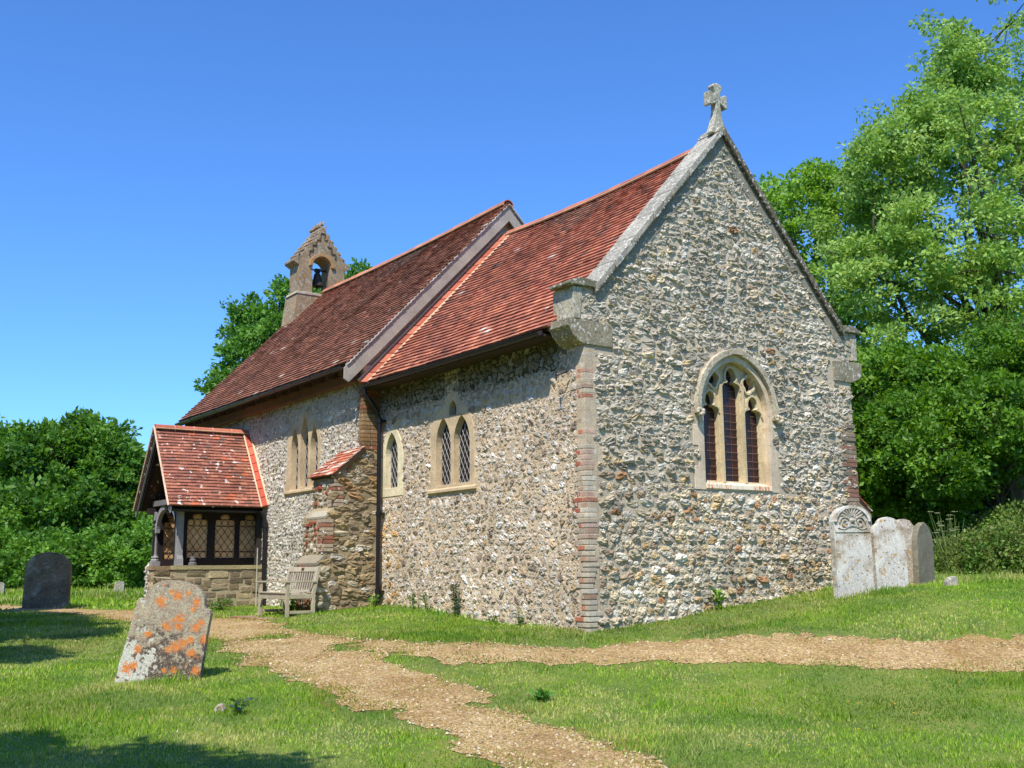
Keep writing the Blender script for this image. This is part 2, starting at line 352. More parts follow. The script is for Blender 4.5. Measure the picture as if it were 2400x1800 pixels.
def pick(pal, w, n):
    w = np.array(w, float); w /= w.sum(); return linn(pal)[rng.choice(len(pal), n, p=w)]
def stones(regions, avoid, fr, rowh, wf, prot, palette, jag=.3, fill=.93, rows_jit=.25, exp=2.6, nang=9, rot=.15, keep=1., warp=.03):
    """irregular stones laid in rough courses over polygon regions; returns V, F3, F4, C"""
    O, U, Vv, N = [np.array(q, float) for q in fr]
    A = np.vstack([np.array(r) for r in regions]); u0, w0 = A.min(0); u1, w1 = A.max(0)
    cu = []; cw = []; hu = []; hw = []
    w = w0 + rng.uniform(-.05, 0)
    while w < w1:
        h = rowh * rng.uniform(1 - rows_jit, 1 + rows_jit); u = u0 - rng.uniform(0, .2)
        while u < u1:
            L = h * wf * rng.uniform(.6, 1.5)
            hh = h
            if rng.random() < .05: hh = h * 1.5
            cu.append(u + L / 2); cw.append(w + h / 2 + rng.uniform(-.28, .28) * h); hu.append(L / 2); hw.append(hh / 2 * rng.uniform(.8, 1.12)); u += L
        w += h
    cu, cw, hu, hw = map(np.array, (cu, cw, hu, hw))
    cw = cw + warp * (vnoise(cu, cw, 8, .9) - .5) * 2
    ok = np.zeros(len(cu), bool)
    for r in regions: ok |= inpoly(cu, cw, r)
    for a in avoid:
        ins = inpoly(cu, cw, a); d = dpoly(cu, cw, a); ok &= ~(ins | (d < np.minimum(hu, hw) * .7))
    ok &= rng.random(len(cu)) < keep
    cu, cw, hu, hw = cu[ok], cw[ok], hu[ok], hw[ok]; n = len(cu)
    t = np.linspace(0, 2 * np.pi, nang, endpoint=False)[None] + rng.uniform(-.2, .2, (n, nang)) + rng.uniform(0, 6.28, (n, 1))
    if exp >= 5:
        nang = 16; t = np.radians(np.array([0, 33, 45, 57, 90, 123, 135, 147, 180, 213, 225, 237, 270, 303, 315, 327.]))[None] + np.zeros((n, 1))
    ct, st_ = np.cos(t), np.sin(t)
    rad = (np.abs(ct) ** exp + np.abs(st_) ** exp) ** (-1 / exp) * rng.uniform(1 - jag * .30, 1.0 + jag * .12, (n, nang)) * fill
    ang = rng.normal(0, rot, n)[:, None]
    ex = rad * ct * hu[:, None]; ey = rad * st_ * hw[:, None]
    x = ex * np.cos(ang) - ey * np.sin(ang); y = ex * np.sin(ang) + ey * np.cos(ang)
    pr = prot * rng.uniform(.5, 1.4, n)[:, None] * np.clip(np.minimum(hu, hw) / (rowh * .45), .5, 1.5)[:, None]
    tx = rng.normal(0, .35, n)[:, None]; ty = rng.normal(0, .35, n)[:, None]
    rings = []
    for k, (s, hgt) in enumerate(((1.0, -.35), (.86, .7), (.45, 1.0))):
        dd = pr * (hgt + (rng.uniform(-jag, jag, (n, nang)) * (k > 0)) + (k > 0) * (tx * ex / hu[:, None] + ty * ey / hw[:, None]) * s)
        s2 = s * rng.uniform(.93, 1.04, (n, nang)) if k else s
        rings.append(np.stack([cu[:, None] + x * s2, cw[:, None] + y * s2, dd], -1))
    cen = np.stack([cu[:, None], cw[:, None], pr * rng.uniform(.9, 1.25, (n, 1))], -1)
    P = np.concatenate(rings + [cen], 1)          # n x (3*nang+1) x 3
    V = O + P[..., :1] * U + P[..., 1:2] * Vv + P[..., 2:] * N
    m = 3 * nang + 1; base = (np.arange(n) * m)[:, None, None]
    q = []; tr = []
    for r in range(2):
        for k in range(nang): q.append((r * nang + k, r * nang + (k + 1) % nang, (r + 1) * nang + (k + 1) % nang, (r + 1) * nang + k))
    for k in range(nang): tr.append((2 * nang + k, 2 * nang + (k + 1) % nang, 3 * nang))
    q = np.array(q); tr = np.array(tr)
    if np.dot(np.cross(U, Vv), N) < 0: q = q[:, ::-1]; tr = tr[:, ::-1]
    C = palette(cu, cw, hu, n) * rng.uniform(.85, 1.12, (n, 1)); C = np.repeat(C[:, None], m, 1)
    C = C * rng.uniform(.82, 1.12, (n, m, 1))
    return V.reshape(-1, 3), (tr[None] + base).reshape(-1, 3), (q[None] + base).reshape(-1, 4), C.reshape(-1, 3)
def bricks(mb, courses, fn):
    for i, z in enumerate(courses): fn(mb, i, z)
def wall(name, parent, mb, packs, mortar=None):
    """mb = backing (mortar); packs = stone packs; one mesh"""
    V = [np.vstack(mb.v)]; C = [np.vstack(mb.c)]; byn = {}
    for f, m in zip(mb.f, mb.m): byn.setdefault((len(f), m), []).append(f)
    faces = [np.array(q) for q in byn.values()]; mi = [k[1] for k in byn]; n = len(V[0])
    for (v, f3, f4, c) in packs:
        V.append(v); C.append(c); faces += [f3 + n, f4 + n]; mi += [1, 1]; n += len(v)
    return build(name, np.vstack(V), faces, [mortar or M_MORTAR_E, M_STONE, M_BRICK], parent, np.vstack(C), mi)

church = empty('church', label='small flint church with red tiled roofs, timber porch, stone bellcote and gable cross', cat='church')

# --- outline helpers
def rect(u0, w0, u1, w1): return [(u0, w0), (u1, w0), (u1, w1), (u0, w1)]
def lancet(u0, u1, w0, ws, wt, n=7, low=None):
    """pointed arch light: sill w0, spring ws, apex wt"""
    c = (u0 + u1) / 2; h = (u1 - u0) / 2; H = wt - ws
    Rr = (H * H + h * h) / (2 * h) if H > h else h
    pts = [(u0, w0), (u1, w0)]
    for i in range(n + 1):
        a = i / n * math.asin(min(1, H / Rr)) if H > h else i / n * math.pi / 2
        pts.append((u1 - Rr + Rr * math.cos(a), ws + (Rr * math.sin(a) if H > h else H * math.sin(a))))
    r = [(2 * c - p[0], p[1]) for p in pts[2:-1]][::-1]
    return pts + r
def trefoil(u0, u1, w0, ws, wt):
    """cusped head: side lobes then a narrower top lobe"""
    c = (u0 + u1) / 2; h = (u1 - u0) / 2; H = wt - ws; half = []
    for a in (0, 25, 50, 75, 100): half.append((c + h * .58 + h * .42 * math.cos(R(a)), ws + H * .30 * math.sin(R(a)) / math.sin(R(80))))
    half.append((c + h * .34, ws + H * .36))                       # cusp
    for a in (-8, 15, 38, 60, 80): half.append((c + h * .56 * math.cos(R(a)), ws + H * .52 + H * .48 * math.sin(R(a)) ** .9 if a > 0 else ws + H * .47))
    half.append((c, wt))
    return [(u0, w0), (u1, w0), (u1, ws)] + half[1:] + [(2 * c - p[0], p[1]) for p in half[1:-1]][::-1] + [(u0, ws)]
def quatre(cu, cw, r, n=28, ph=0):
    pts = []
    for i in range(n):
        t = 2 * math.pi * i / n; q = r * (.72 + .28 * abs(math.cos(2 * (t - ph)))); pts.append((cu + q * math.cos(t), cw + q * 1.12 * math.sin(t)))
    return pts

# window dressings (outer outlines) in wall coordinates
E_OUT = [(2.13, 2.04), (4.02, 2.04), (4.02, 2.72), (3.93, 2.72), (3.93, 3.30)] + [p for p in lancet(2.27, 3.93, 2, 3.30, 4.24, 10)[3:-1]] + [(2.27, 3.30), (2.27, 3.05), (2.12, 3.05), (2.12, 2.72), (2.23, 2.72), (2.23, 2.4), (2.13, 2.4)]
W2_OUT = [(-4.47, 2.14), (-2.86, 2.12), (-2.86, 2.36), (-2.94, 2.36), (-2.98, 3.2), (-3.05, 3.42), (-3.22, 3.60), (-3.38, 3.66), (-3.45, 3.78), (-3.56, 3.86), (-3.66, 3.88), (-3.78, 3.85), (-3.88, 3.76), (-3.95, 3.66), (-4.1, 3.60), (-4.3, 3.42), (-4.38, 3.2), (-4.38, 2.36), (-4.47, 2.36)]
W1_OUT = [(-6.22, 2.2), (-5.38, 2.2), (-5.38, 2.95), (-5.44, 3.2), (-5.6, 3.42), (-5.8, 3.55), (-6.0, 3.42), (-6.16, 3.2), (-6.22, 2.95)]
NW_OUT = [(-9.98, 2.44), (-8.2, 2.44), (-8.2, 3.5), (-8.26, 3.74), (-8.45, 3.95), (-8.7, 3.99), (-8.82, 4.12), (-9.02, 4.22), (-9.2, 4.14), (-9.34, 4.0), (-9.6, 3.98), (-9.8, 3.78), (-9.88, 3.52), (-9.9, 2.7), (-9.98, 2.7)]

# palettes
def pal_east(u, w, hu, n):
    grey = pick([(206, 197, 178), (198, 188, 168), (213, 205, 188), (186, 177, 158), (170, 160, 142), (222, 215, 200), (198, 185, 156)], [4, 4, 2.6, 3, 1.2, .5, 2], n)
    warm = pick([(216, 192, 150), (200, 172, 128), (224, 208, 176), (184, 142, 104), (230, 222, 204), (208, 194, 166), (178, 158, 134)], [1.6, 1.2, 3, .5, 3, 3, 2], n)
    p = np.clip((2.6 - w) / 1.0, 0, .7) + .06
    return np.where((rng.random(n) < p)[:, None], warm, grey)
def pal_south(u, w, hu, n):
    a = pick([(220, 212, 202), (212, 202, 188), (204, 190, 172), (194, 178, 158), (156, 140, 126), (204, 180, 148), (234, 230, 224)], [3, 3, 3, 2, .8, .9, 1.0], n)
    o = pick([(198, 158, 106), (206, 190, 160)], [1, 1], n)
    p = ((u < -5.4) & (w < 2)) * .5
    c = np.where((rng.random(n) < p)[:, None], o, a)
    # green algae under the gutter, its colour darkened to deepen the eave shade
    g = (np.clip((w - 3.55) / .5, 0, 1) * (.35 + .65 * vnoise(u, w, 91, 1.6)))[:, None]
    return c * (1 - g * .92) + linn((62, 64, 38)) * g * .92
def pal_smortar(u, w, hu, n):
    c = pick([(216, 196, 168), (206, 184, 154), (222, 206, 182), (198, 176, 146)], [1, 1, 1, .6], n); g = (np.clip((w - 3.55) / .5, 0, 1) * .6)[:, None]  # upper small stones tinted darker as well, adding to the eave shade
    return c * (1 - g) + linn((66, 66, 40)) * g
def pal_nave(u, w, hu, n):
    c = pick([(220, 214, 202), (206, 200, 188), (196, 188, 172), (228, 224, 216), (176, 166, 148), (206, 192, 166)], [3, 4, 3, 1.5, 1, 1.2], n)
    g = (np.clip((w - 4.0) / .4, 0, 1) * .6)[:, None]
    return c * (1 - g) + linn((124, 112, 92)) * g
def pal_brown(u, w, hu, n):
    return pick([(156, 138, 108), (176, 156, 120), (138, 124, 102), (186, 174, 150), (170, 138, 98), (206, 198, 184), (132, 114, 94)], [3, 3, 2.5, 2, 1.5, 1, 1.5], n)
def pal_butt(u, w, hu, n):
    a = pick([(208, 202, 190), (186, 172, 150), (160, 146, 122), (168, 98, 76), (152, 84, 66)], [2.5, 2.5, 2, 1, .8], n)
    return a

MORT_S = lin((214, 194, 166)); MORT_E = lin((202, 188, 164)); MORT_N = lin((206, 196, 178)); MORT_B = lin((166, 150, 120))

# ---- chancel east wall
E_POLY = [(.006, -.8), (5.994, -.8), (5.994, 4.66), (3, 7.97), (.006, 4.66)]
mb = MB(); mb.prism(E_POLY, [E_OUT], FR_E, -.55, 0, MORT_E)
mb.prism([(-.09, 4.45), (.32, 4.45), (.32, 5.0), (.02, 4.95), (-.05, 4.94)], [], FR_E, -.39, .004, MORT_E); mb.prism([(6.09, 4.45), (5.68, 4.45), (5.68, 5.0), (5.98, 4.95), (6.05, 4.94)], [], FR_E, -.39, .004, MORT_E)
QW = [(-.5, -1), (.17, -1), (.17, 4.08), (-.5, 4.08)]; KN = [(-.6, 4.06), (.54, 4.06), (.54, 4.42), (-.6, 4.42)]
KN2 = [(6.6, 4.02), (5.5, 4.02), (5.5, 4.42), (6.6, 4.42)]
hood_o = lancet(2.16, 4.04, 3.18, 3.30, 4.36, 12)
reg_x = 0
reg = [[(.02, -.3), (5.97, -.3), (5.97, 4.6), (3, 7.90), (.02, 4.6)]]
AV = [E_OUT, QW, KN, KN2, hood_o]
packs = [stones([[(.02, 2.12), (5.97, 1.95), (5.97, 4.45), (6.04, 4.45), (6.02, 4.9), (5.7, 4.92), (3, 7.90), (.3, 4.92), (-.04, 4.9), (-.04, 4.45), (.02, 4.45)]], AV, FR_E, .088, 1.75, .018, pal_east, jag=.8, fill=1.08, exp=3.2, rot=.22, rows_jit=.4, nang=9, warp=.06),
         stones([[(.02, -.3), (5.97, -.3), (5.97, 1.95), (.02, 2.12)]], AV, FR_E, .108, 1.45, .020, pal_east, jag=.55, fill=.98, exp=2.8, rot=.15, rows_jit=.35, nang=11, warp=.04),
         stones([[(.02, -.3), (5.97, -.3), (5.97, 1.95), (.02, 2.12)]], AV, FR_E, .055, 1.2, .010, pal_east, jag=.6, fill=.9, exp=2.8, rot=.5, rows_jit=.4, nang=7, keep=.5)]
e_wall = wall('east_wall', church, mb, packs)

# ---- chancel south wall
mb = MB(); S_POLY = [(-6.5, -.8), (-.006, -.8), (-.006, 4.58), (-6.5, 4.58)]
mb.prism(S_POLY, [W1_OUT, W2_OUT], FR_S, -.5, 0, MORT_S)
for k in range(26): mb.prism(rect(-6.33 + k * .22, 3.75 + .1 * vnoise(k * .7, .3, 92, 1.), -6.33 + k * .22 + .215, 4.5), [], FR_S, -.05, .002 + .001 * (k % 2), linn((80, 78, 54)) * rng.uniform(.8, 1.1)) if not (3 < 0) and not inpoly(np.array([-6.33 + k * .22 + .1]), np.array([3.82]), W2_OUT)[0] else None  # dark panels paint extra eave shade into the algae-stained mortar
QS = [(-.19, -1), (.5, -1), (.5, 4.1), (-.19, 4.1)]
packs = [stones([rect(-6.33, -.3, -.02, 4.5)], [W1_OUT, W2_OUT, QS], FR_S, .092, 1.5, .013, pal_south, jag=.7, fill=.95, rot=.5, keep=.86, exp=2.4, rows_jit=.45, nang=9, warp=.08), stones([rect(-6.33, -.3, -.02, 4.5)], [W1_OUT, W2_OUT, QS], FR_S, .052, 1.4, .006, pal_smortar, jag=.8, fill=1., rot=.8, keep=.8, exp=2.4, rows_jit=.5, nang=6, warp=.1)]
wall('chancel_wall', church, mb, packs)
mb = MB(); mb.box((-6.5, 5.45, -.8), (-.56, 6, 4.62), MORT_E); mb.build('north_wall', M_MORTAR_E, church)

# ---- brick quoin at the south-east corner
mb = MB(); z = -.35; i = 0
while z < 4.08:
    h = rng.uniform(.052, .064); a = .33 if i % 2 == 0 else .24; c = .22 if i % 2 == 0 else .33
    a += rng.uniform(-.12, .02); c += rng.uniform(-.10, .03)
    c -= .05
    if rng.random() < .18: a = .15
    if rng.random() < .35: c = .14
    if z + h > 4.07: break
    j = rng.uniform(-.010, .000); bt = .02 * max(0, 1 - z / 2.)
    redS = linn([(190, 118, 94), (180, 104, 82), (190, 146, 120), (176, 156, 134), (196, 124, 94)])[rng.integers(0, 5)]
    if rng.random() < .38: redS = linn((192, 178, 158)) * rng.uniform(.8, 1)
    greyE = linn([(206, 198, 180), (196, 186, 166), (188, 172, 150), (214, 208, 194), (178, 138, 116)])[rng.choice(5, p=[.3, .25, .2, .15, .1])]
    # corner brick, split so that each face keeps its own weathering
    cs_, ce = rng.uniform(.05, .15), rng.uniform(.06, .20); dz_ = rng.uniform(-.003, .003)
    stone = linn([(204, 192, 168), (188, 176, 154), (214, 204, 186)])[rng.integers(0, 3)]
    if a > cs_ + .05: mb.box((-a, -.013 - bt - j, z + dz_), (-cs_ - .008, .1, z + h + dz_), redS)
    mb.box((-cs_, -.014 - bt - j, z), (.013 + bt + j, ce, z + h), stone if rng.random() < .3 else redS * .45 + greyE * .55)
    if c > ce + .06 and rng.random() < .55: mb.box((-.1, ce + .009, z - dz_), (.011 + bt + j, c, z + h - dz_), greyE)
    z += h + rng.uniform(.012, .022); i += 1
quoin_mortar = lin((200, 182, 156)); mb.box((-.2, -.007, -.5), (.007, .2, 4.06), quoin_mortar)
mb.build('brick_quoin', M_BRICK, church, bevel=.004)
mb = MB(); z = .3; i = 0
while z < 3.3:
    h = .065; c = .24 if i % 2 else .36
    if rng.random() < .8: mb.box((-.1, 6 - c, z), (.028, 6.02, z + h), linn([(150, 112, 92), (140, 128, 110), (160, 140, 118)])[rng.integers(0, 3)])
    z += h + .01; i += 1
mb.box((-.08, 5.7, .25), (.012, 5.998, 3.3), lin((150, 134, 112))); mb.build('brick_quoin', M_BRICK, church, bevel=.004)

# ---- kneelers, coping, cross
KC = lin((188, 180, 156)); KD = lin((152, 143, 120))
def kneeler(sgn):
    mb = MB()
    f = (lambda y: y) if sgn > 0 else (lambda y: 6 - y)
    low = [(-.32, 4.44), (-.32, 4.33), (-.28, 4.30), (-.22, 4.20), (-.13, 4.13), (-.03, 4.08), (.52, 4.075), (.52, 4.42), (.1, 4.44)]
    if sgn < 0: low = [(-.3, 4.42), (-.3, 4.16), (-.04, 4.05), (.46, 4.05), (.46, 4.40)]
    mb.prism([(f(a), b) for a, b in low], [], FR_E, -.45, .03, KD)
    up = [(-.20, 4.45), (-.08, 4.45), (-.02, 4.94), (-.20, 4.94)]
    mb.prism([(f(a), b) for a, b in up], [], FR_E, -.47, .022, KC)
    cap = [(-.31, 4.945), (.20, 4.945), (.26, 5.04), (.12, 5.06), (-.10, 5.07), (-.31, 4.99)]
    mb.prism([(f(a), b) for a, b in cap], [], FR_E, -.44, .07, lin((128, 124, 102)))
    return mb.build('kneeler', M_COPING, church, bevel=.012)
kneeler(1); kneeler(-1)
mb = MB()
for sgn in (1, -1):
    f = (lambda y: y) if sgn > 0 else (lambda y: 6 - y)
    n = 7; y0, z0, y1, z1 = .18, 4.99, 3.0, 8.12
    for i in range(n):
        a = i / n + .004; b = (i + 1) / n - .004; j = rng.uniform(-.006, .006)
        ya, za, yb, zb = y0 + (y1 - y0) * a, z0 + (z1 - z0) * a, y0 + (y1 - y0) * b, z0 + (z1 - z0) * b
        kw = (1 - (i == n - 1) * .02)
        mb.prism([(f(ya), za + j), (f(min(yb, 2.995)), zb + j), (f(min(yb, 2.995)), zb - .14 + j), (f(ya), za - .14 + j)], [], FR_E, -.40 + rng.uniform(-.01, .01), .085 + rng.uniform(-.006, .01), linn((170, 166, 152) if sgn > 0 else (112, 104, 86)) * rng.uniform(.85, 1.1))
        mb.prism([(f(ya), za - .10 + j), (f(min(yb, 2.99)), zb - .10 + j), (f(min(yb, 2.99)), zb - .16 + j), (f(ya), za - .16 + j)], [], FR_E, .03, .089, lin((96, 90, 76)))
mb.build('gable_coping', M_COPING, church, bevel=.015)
# rendered band under the coping
mb = MB()
for sgn in (1, -1):
    f = (lambda y: y) if sgn > 0 else (lambda y: 6 - y)
    mb.prism([(f(.14), 4.80), (f(3.0), 7.97), (f(3.0), 7.66), (f(.3), 4.72)], [], FR_E, -.1, .018, lin((150, 144, 128)))
mb.build('render_band', M_MORTAR_E, church)
mb = MB()
zc = 8.60; yc = 2.97
def arm(half, base, tip, L, d):
    pts = []
    for s in (-1, 1): pass
    return pts
out = []
prof_side = [(.055, .06), (.062, .10), (.10, .20), (.125, .26)]
# plan: start at foot, go round
pts = [(yc - .20, 7.99), (yc - .16, 8.08), (yc - .11, 8.20), (yc - .07, 8.34), (yc - .05, zc - .10), (yc - .055, zc - .06), (yc - .11, zc - .085), (yc - .17, zc - .125), (yc - .215, zc - .115),
       (yc - .215, zc + .115), (yc - .17, zc + .125), (yc - .10, zc + .08), (yc - .055, zc + .07), (yc - .055, zc + .12), (yc - .115, zc + .23), (yc - .09, zc + .275), (yc, zc + .30)]
pts = pts + [(2 * yc - a, b) for a, b in pts[:-1]][::-1]
mb.prism(pts, [], FR_E, -.11, .02, lin((176, 172, 152)))
mb.prism([(2.86, 7.99), (3.14, 7.99), (3.07, 8.09), (3.0, 8.14), (2.93, 8.09)], [], FR_E, -.40, .09, lin((150, 146, 130)))
mb.build('gable_cross', M_COPING, church, bevel=.014)

# ---- nave walls
N_POLY = [(-15.9, -.8), (XR - .006, -.8), (XR - .006, 4.75), (-15.9, 4.75)]
DOOR = [(-12.75, -.9), (-11.65, -.9), (-11.65, 1.75), (-11.9, 2.1), (-12.2, 2.2), (-12.5, 2.1), (-12.75, 1.75)]
mb = MB(); mb.prism(N_POLY, [NW_OUT], FR_N, -.55, 0, MORT_N)
BU = [(-7.32, -1), (-6.2, -1), (-6.2, 3.2), (-7.32, 2.7)]
packs = [stones([rect(-15.88, -.3, XR - .12, 4.7)], [NW_OUT, DOOR, BU], FR_N, .080, 1.25, .014, pal_nave, jag=.8, fill=1.0, rot=.5, rows_jit=.45, nang=7, warp=.09)]
wall('nave_wall', church, mb, packs)
NG = [(YN, -.8), (6.35, -.8), (6.35, 4.95), (3, 8.42), (YN, 4.95)]
mb = MB(); fr = ((XR, 0, 0), (0, 1, 0), (0, 0, 1), (1, 0, 0))
mb.prism([(YN + .56, 4.6), (6.3, 4.6), (6.3, 4.95), (3, 8.42), (YN + .1, 5.0), (YN + .1, 4.6)], [], fr, -.45, -.06, lin((200, 186, 160)))
mb.prism([(YN + .006, -.8), (.3, -.8), (.3, 4.62), (YN + .006, 4.62)], [], fr, -.5, 0, MORT_B)
mb.prism([(6, -.8), (6.35, -.8), (6.35, 4.6), (6, 4.6)], [], fr, -.5, 0, MORT_B)
packs = [stones([rect(YN, -.1, .0, 3.1)], [], FR_R, .105, 1.8, .020, pal_brown, jag=.65, fill=1.12, exp=3.6, rows_jit=.45)]
wall('nave_gable', church, mb, packs)
mb = MB(); frw = ((-15.9, 0, 0), (0, 1, 0), (0, 0, 1), (-1, 0, 0))
mb.prism(NG, [], frw, -.55, -.003, MORT_N); mb.box((-15.9, 5.85, -.8), (XR, 6.35, 4.75), MORT_N)
mb.build('nave_back_wall', M_MORTAR_E, church)
# brown brick quoin above the buttress on the return
mb = MB(); z = 3.12; i = 0
while z < 4.5:
    h = .066; c = linn([(150, 118, 84), (136, 108, 80), (160, 132, 96), (148, 96, 70)])[rng.integers(0, 4)] * rng.uniform(.85, 1.1)
    a = .12 if i % 2 else .2
    mb.box((XR - a, YN - .014, z), (XR + .02, YN + .16, z + h), c); mb.box((XR - .1, YN + .17, z), (XR + .02, -.005, z + h), c * rng.uniform(.85, 1.1))
    z += h + .011; i += 1
mb.build('brick_quoin', M_BRICK, church, bevel=.004)

# ---- buttress at the nave corner
bp_ = [(-.35, -.8), (-.35, 3.10), (-.90, 2.64), (-.90, 2.02), (-1.09, 1.84), (-1.09, 1.14), (-1.22, .98), (-1.22, -.8)]
mb = MB(); mb.prism(bp_, [], FR_R, -.95, 0, MORT_B)
mb.prism([(-.86, 2.05), (-.86, 1.98), (-1.095, 1.80), (-1.10, 1.84)], [], FR_R, -.80, .008, lin((184, 176, 156)), m=1)
mb.prism([(-1.05, 1.18), (-1.05, 1.10), (-1.24, .94), (-1.245, .99)], [], FR_R, -.97, .012, lin((164, 154, 132)), m=1)
def fs(y): return ((0, y, 0), (1, 0, 0), (0, 0, 1), (0, -1, 0))
packs = [stones([[(-1.2, -.1), (-.37, -.1), (-.37, 3.0), (-.88, 2.6), (-.88, 2.0), (-1.07, 1.8), (-1.07, 1.14), (-1.2, .98)]], [], FR_R, .105, 1.8, .020, pal_brown, jag=.65, fill=1.12, exp=3.6, rows_jit=.45),
         stones([rect(-7.28, 2.08, -6.4, 2.55)], [], fs(-.90), .085, 1.3, .022, pal_butt, jag=.4, fill=.95),
         stones([rect(-7.28, 1.17, -6.4, 1.78)], [], fs(-1.09), .085, 1.3, .022, pal_butt, jag=.4, fill=.95),
         stones([rect(-7.28, -.05, -6.4, .95)], [], fs(-1.22), .08, 1.7, .020, lambda u, w, hu, n: pick([(168, 108, 84), (156, 98, 76), (180, 134, 108), (186, 172, 150), (150, 136, 112)], [2.5, 2, 2, 2, 2], n), jag=.25, fill=.93, exp=5, rot=.04)]
# brick edging of the buttress corner
z = 1.2
while z < 2.55:
    y0 = -1.09 if z < 1.8 else -.90
    if not (1.74 < z < 2.02):
        mb.box((-6.62, y0 - .024, z), (XR + .024, y0 + .16, z + .06), linn([(170, 116, 94), (158, 104, 84), (186, 168, 146), (180, 160, 136)])[rng.integers(0, 4)], m=2)
    z += .075
but = wall('buttress', church, mb, packs)

# ---- west buttress seen beyond the porch
mb = MB(); fr = ((-16.9, 0, 0), (0, 1, 0), (0, 0, 1), (1, 0, 0))
wb = [(-.2, -.8), (-.2, 3.0), (-.75, 2.5), (-.8, 1.3), (-1.05, 1.0), (-1.05, -.8)]
mb.prism(wb, [], ((-15.85, 0, 0), (0, 1, 0), (0, 0, 1), (1, 0, 0)), -1.55, 0, MORT_N)
packs = [stones([[(-1.03, -.1), (-.37, -.1), (-.37, 2.8), (-.73, 2.4), (-.78, 1.3), (-1.03, 1.0)]], [], ((-15.85, 0, 0), (0, 1, 0), (0, 0, 1), (1, 0, 0)), .09, 1.3, .03, pal_nave, jag=.4),
         stones([rect(-17.38, -.1, -15.88, .98)], [], fs(-1.05), .09, 1.3, .03, pal_nave, jag=.4), stones([rect(-17.38, 1.3, -15.88, 2.5)], [], fs(-.78), .09, 1.3, .03, pal_nave, jag=.4)]
wall('buttress', church, mb, packs)
# ---- small tiled north buttress, its cap just shows beyond the east wall
mb = MB(); mb.prism([(6.0, -.5), (6.0, 2.1), (6.55, 1.75), (6.55, -.5)], [], FR_E, -.9, -.15, MORT_B)
wall('buttress', church, mb, [stones([[(6.02, .3), (6.53, .3), (6.53, 1.7), (6.02, 2.0)]], [], ((-.15, 0, 0), (0, 1, 0), (0, 0, 1), (1, 0, 0)), .09, 1.3, .03, pal_brown)])

# ------------------------------------------------------------------ tiled roofs
def tiles(O, A, B, La, Lb, pal, name, parent, mat, tw=.165, g=.10, wob=.012, sag=0., under=True, clip=None, seed=0, lift=.024, thick=.022):
    O, A, B = [np.array(q, float) for q in (O, A, B)]; A /= np.linalg.norm(A); B /= np.linalg.norm(B); N = np.cross(A, B)
    if N[2] < 0: N = -N
    rows = int(math.ceil(Lb / g)); nc = int(math.ceil(La / tw))
    i, j = np.meshgrid(np.arange(rows), np.arange(nc + 1), indexing='ij')
    u0 = j * tw - (i % 2) * tw / 2 + rng.uniform(-.004, .004, i.shape); u1 = u0 + tw - .004
    b0 = i * g + rng.uniform(-.004, .004, i.shape) + wob * (vnoise(j * tw * 1., i * .3, 21 + seed, .8) - .5) * 2
    b1 = b0 + g * 1.55
    u0 = np.clip(u0, 0, La).ravel(); u1 = np.clip(u1, 0, La).ravel(); b0 = b0.ravel(); b1 = np.minimum(b1.ravel(), Lb + .03)
    k = (u1 - u0 > .02) & (b0 < Lb - .02)
    if clip is not None: k &= clip((u0 + u1) / 2, b0)
    u0, u1, b0, b1 = u0[k], u1[k], b0[k], b1[k]; n = len(u0); ii = i.ravel()[k]
    t0 = rng.uniform(-.003, .005, n); tt = rng.uniform(-.003, .003, n)
    sagf = lambda u, b: -sag * np.sin(np.pi * np.clip(u / La, 0, 1)) * np.clip(b / Lb, 0, 1) + .012 * (vnoise(u, b, 31 + seed, 1.1) - .5) * 2
    def P(u, b, h): return O + u[:, None] * A + b[:, None] * B + (h + sagf(u, b))[:, None] * N
    lo = lift + t0
    V = np.stack([P(u0, b0, lo + tt), P(u1, b0, lo - tt), P(u1, b1, 0 * lo + .004), P(u0, b1, 0 * lo + .004), P(u0, b0 + .001, lo + tt - thick), P(u1, b0 + .001, lo - tt - thick), P(u1, b1, 0 * lo - .008), P(u0, b1, 0 * lo - .008)], 1)
    F = np.array([(0, 1, 2, 3), (4, 5, 1, 0), (4, 0, 3, 7), (1, 5, 6, 2)])
    if np.dot(np.cross(A, B), N) < 0: F = F[:, ::-1]
    F = (F[None] + (np.arange(n) * 8)[:, None, None]).reshape(-1, 4)
    C = pal(u0, b0, n); C = np.repeat(C, 8, 0); V = V.reshape(-1, 3)
    # boarding below
    q = [P(np.array([a]), np.array([b]), np.array([-.02]))[0] for a, b in ((0, 0.04), (La, 0.04), (La, Lb), (0, Lb))]; q2 = [p - N * .06 for p in q]
    if under:
        m = len(V); V = np.vstack([V, q, q2]); C = np.vstack([C, np.tile(lin((70, 56, 46)), (8, 1))])
        F = np.vstack([F, np.array([(0, 1, 2, 3), (7, 6, 5, 4), (0, 4, 5, 1), (1, 5, 6, 2), (3, 2, 6, 7), (0, 3, 7, 4)]) + m])
    return build(name, V, [F], mat, parent, C)
def pal_chancel(u, b, n):
    c = pick([(184, 120, 96), (174, 110, 90), (164, 106, 88), (194, 128, 100), (146, 98, 84), (116, 92, 84), (206, 196, 186)], [4, 4, 2.5, 2.2, 1.4, .35, .08], n)
    p = vnoise(u, b, 41, .7)[:, None]; return c * (0.86 + .3 * p) * rng.uniform(.85, 1.12, (n, 1))
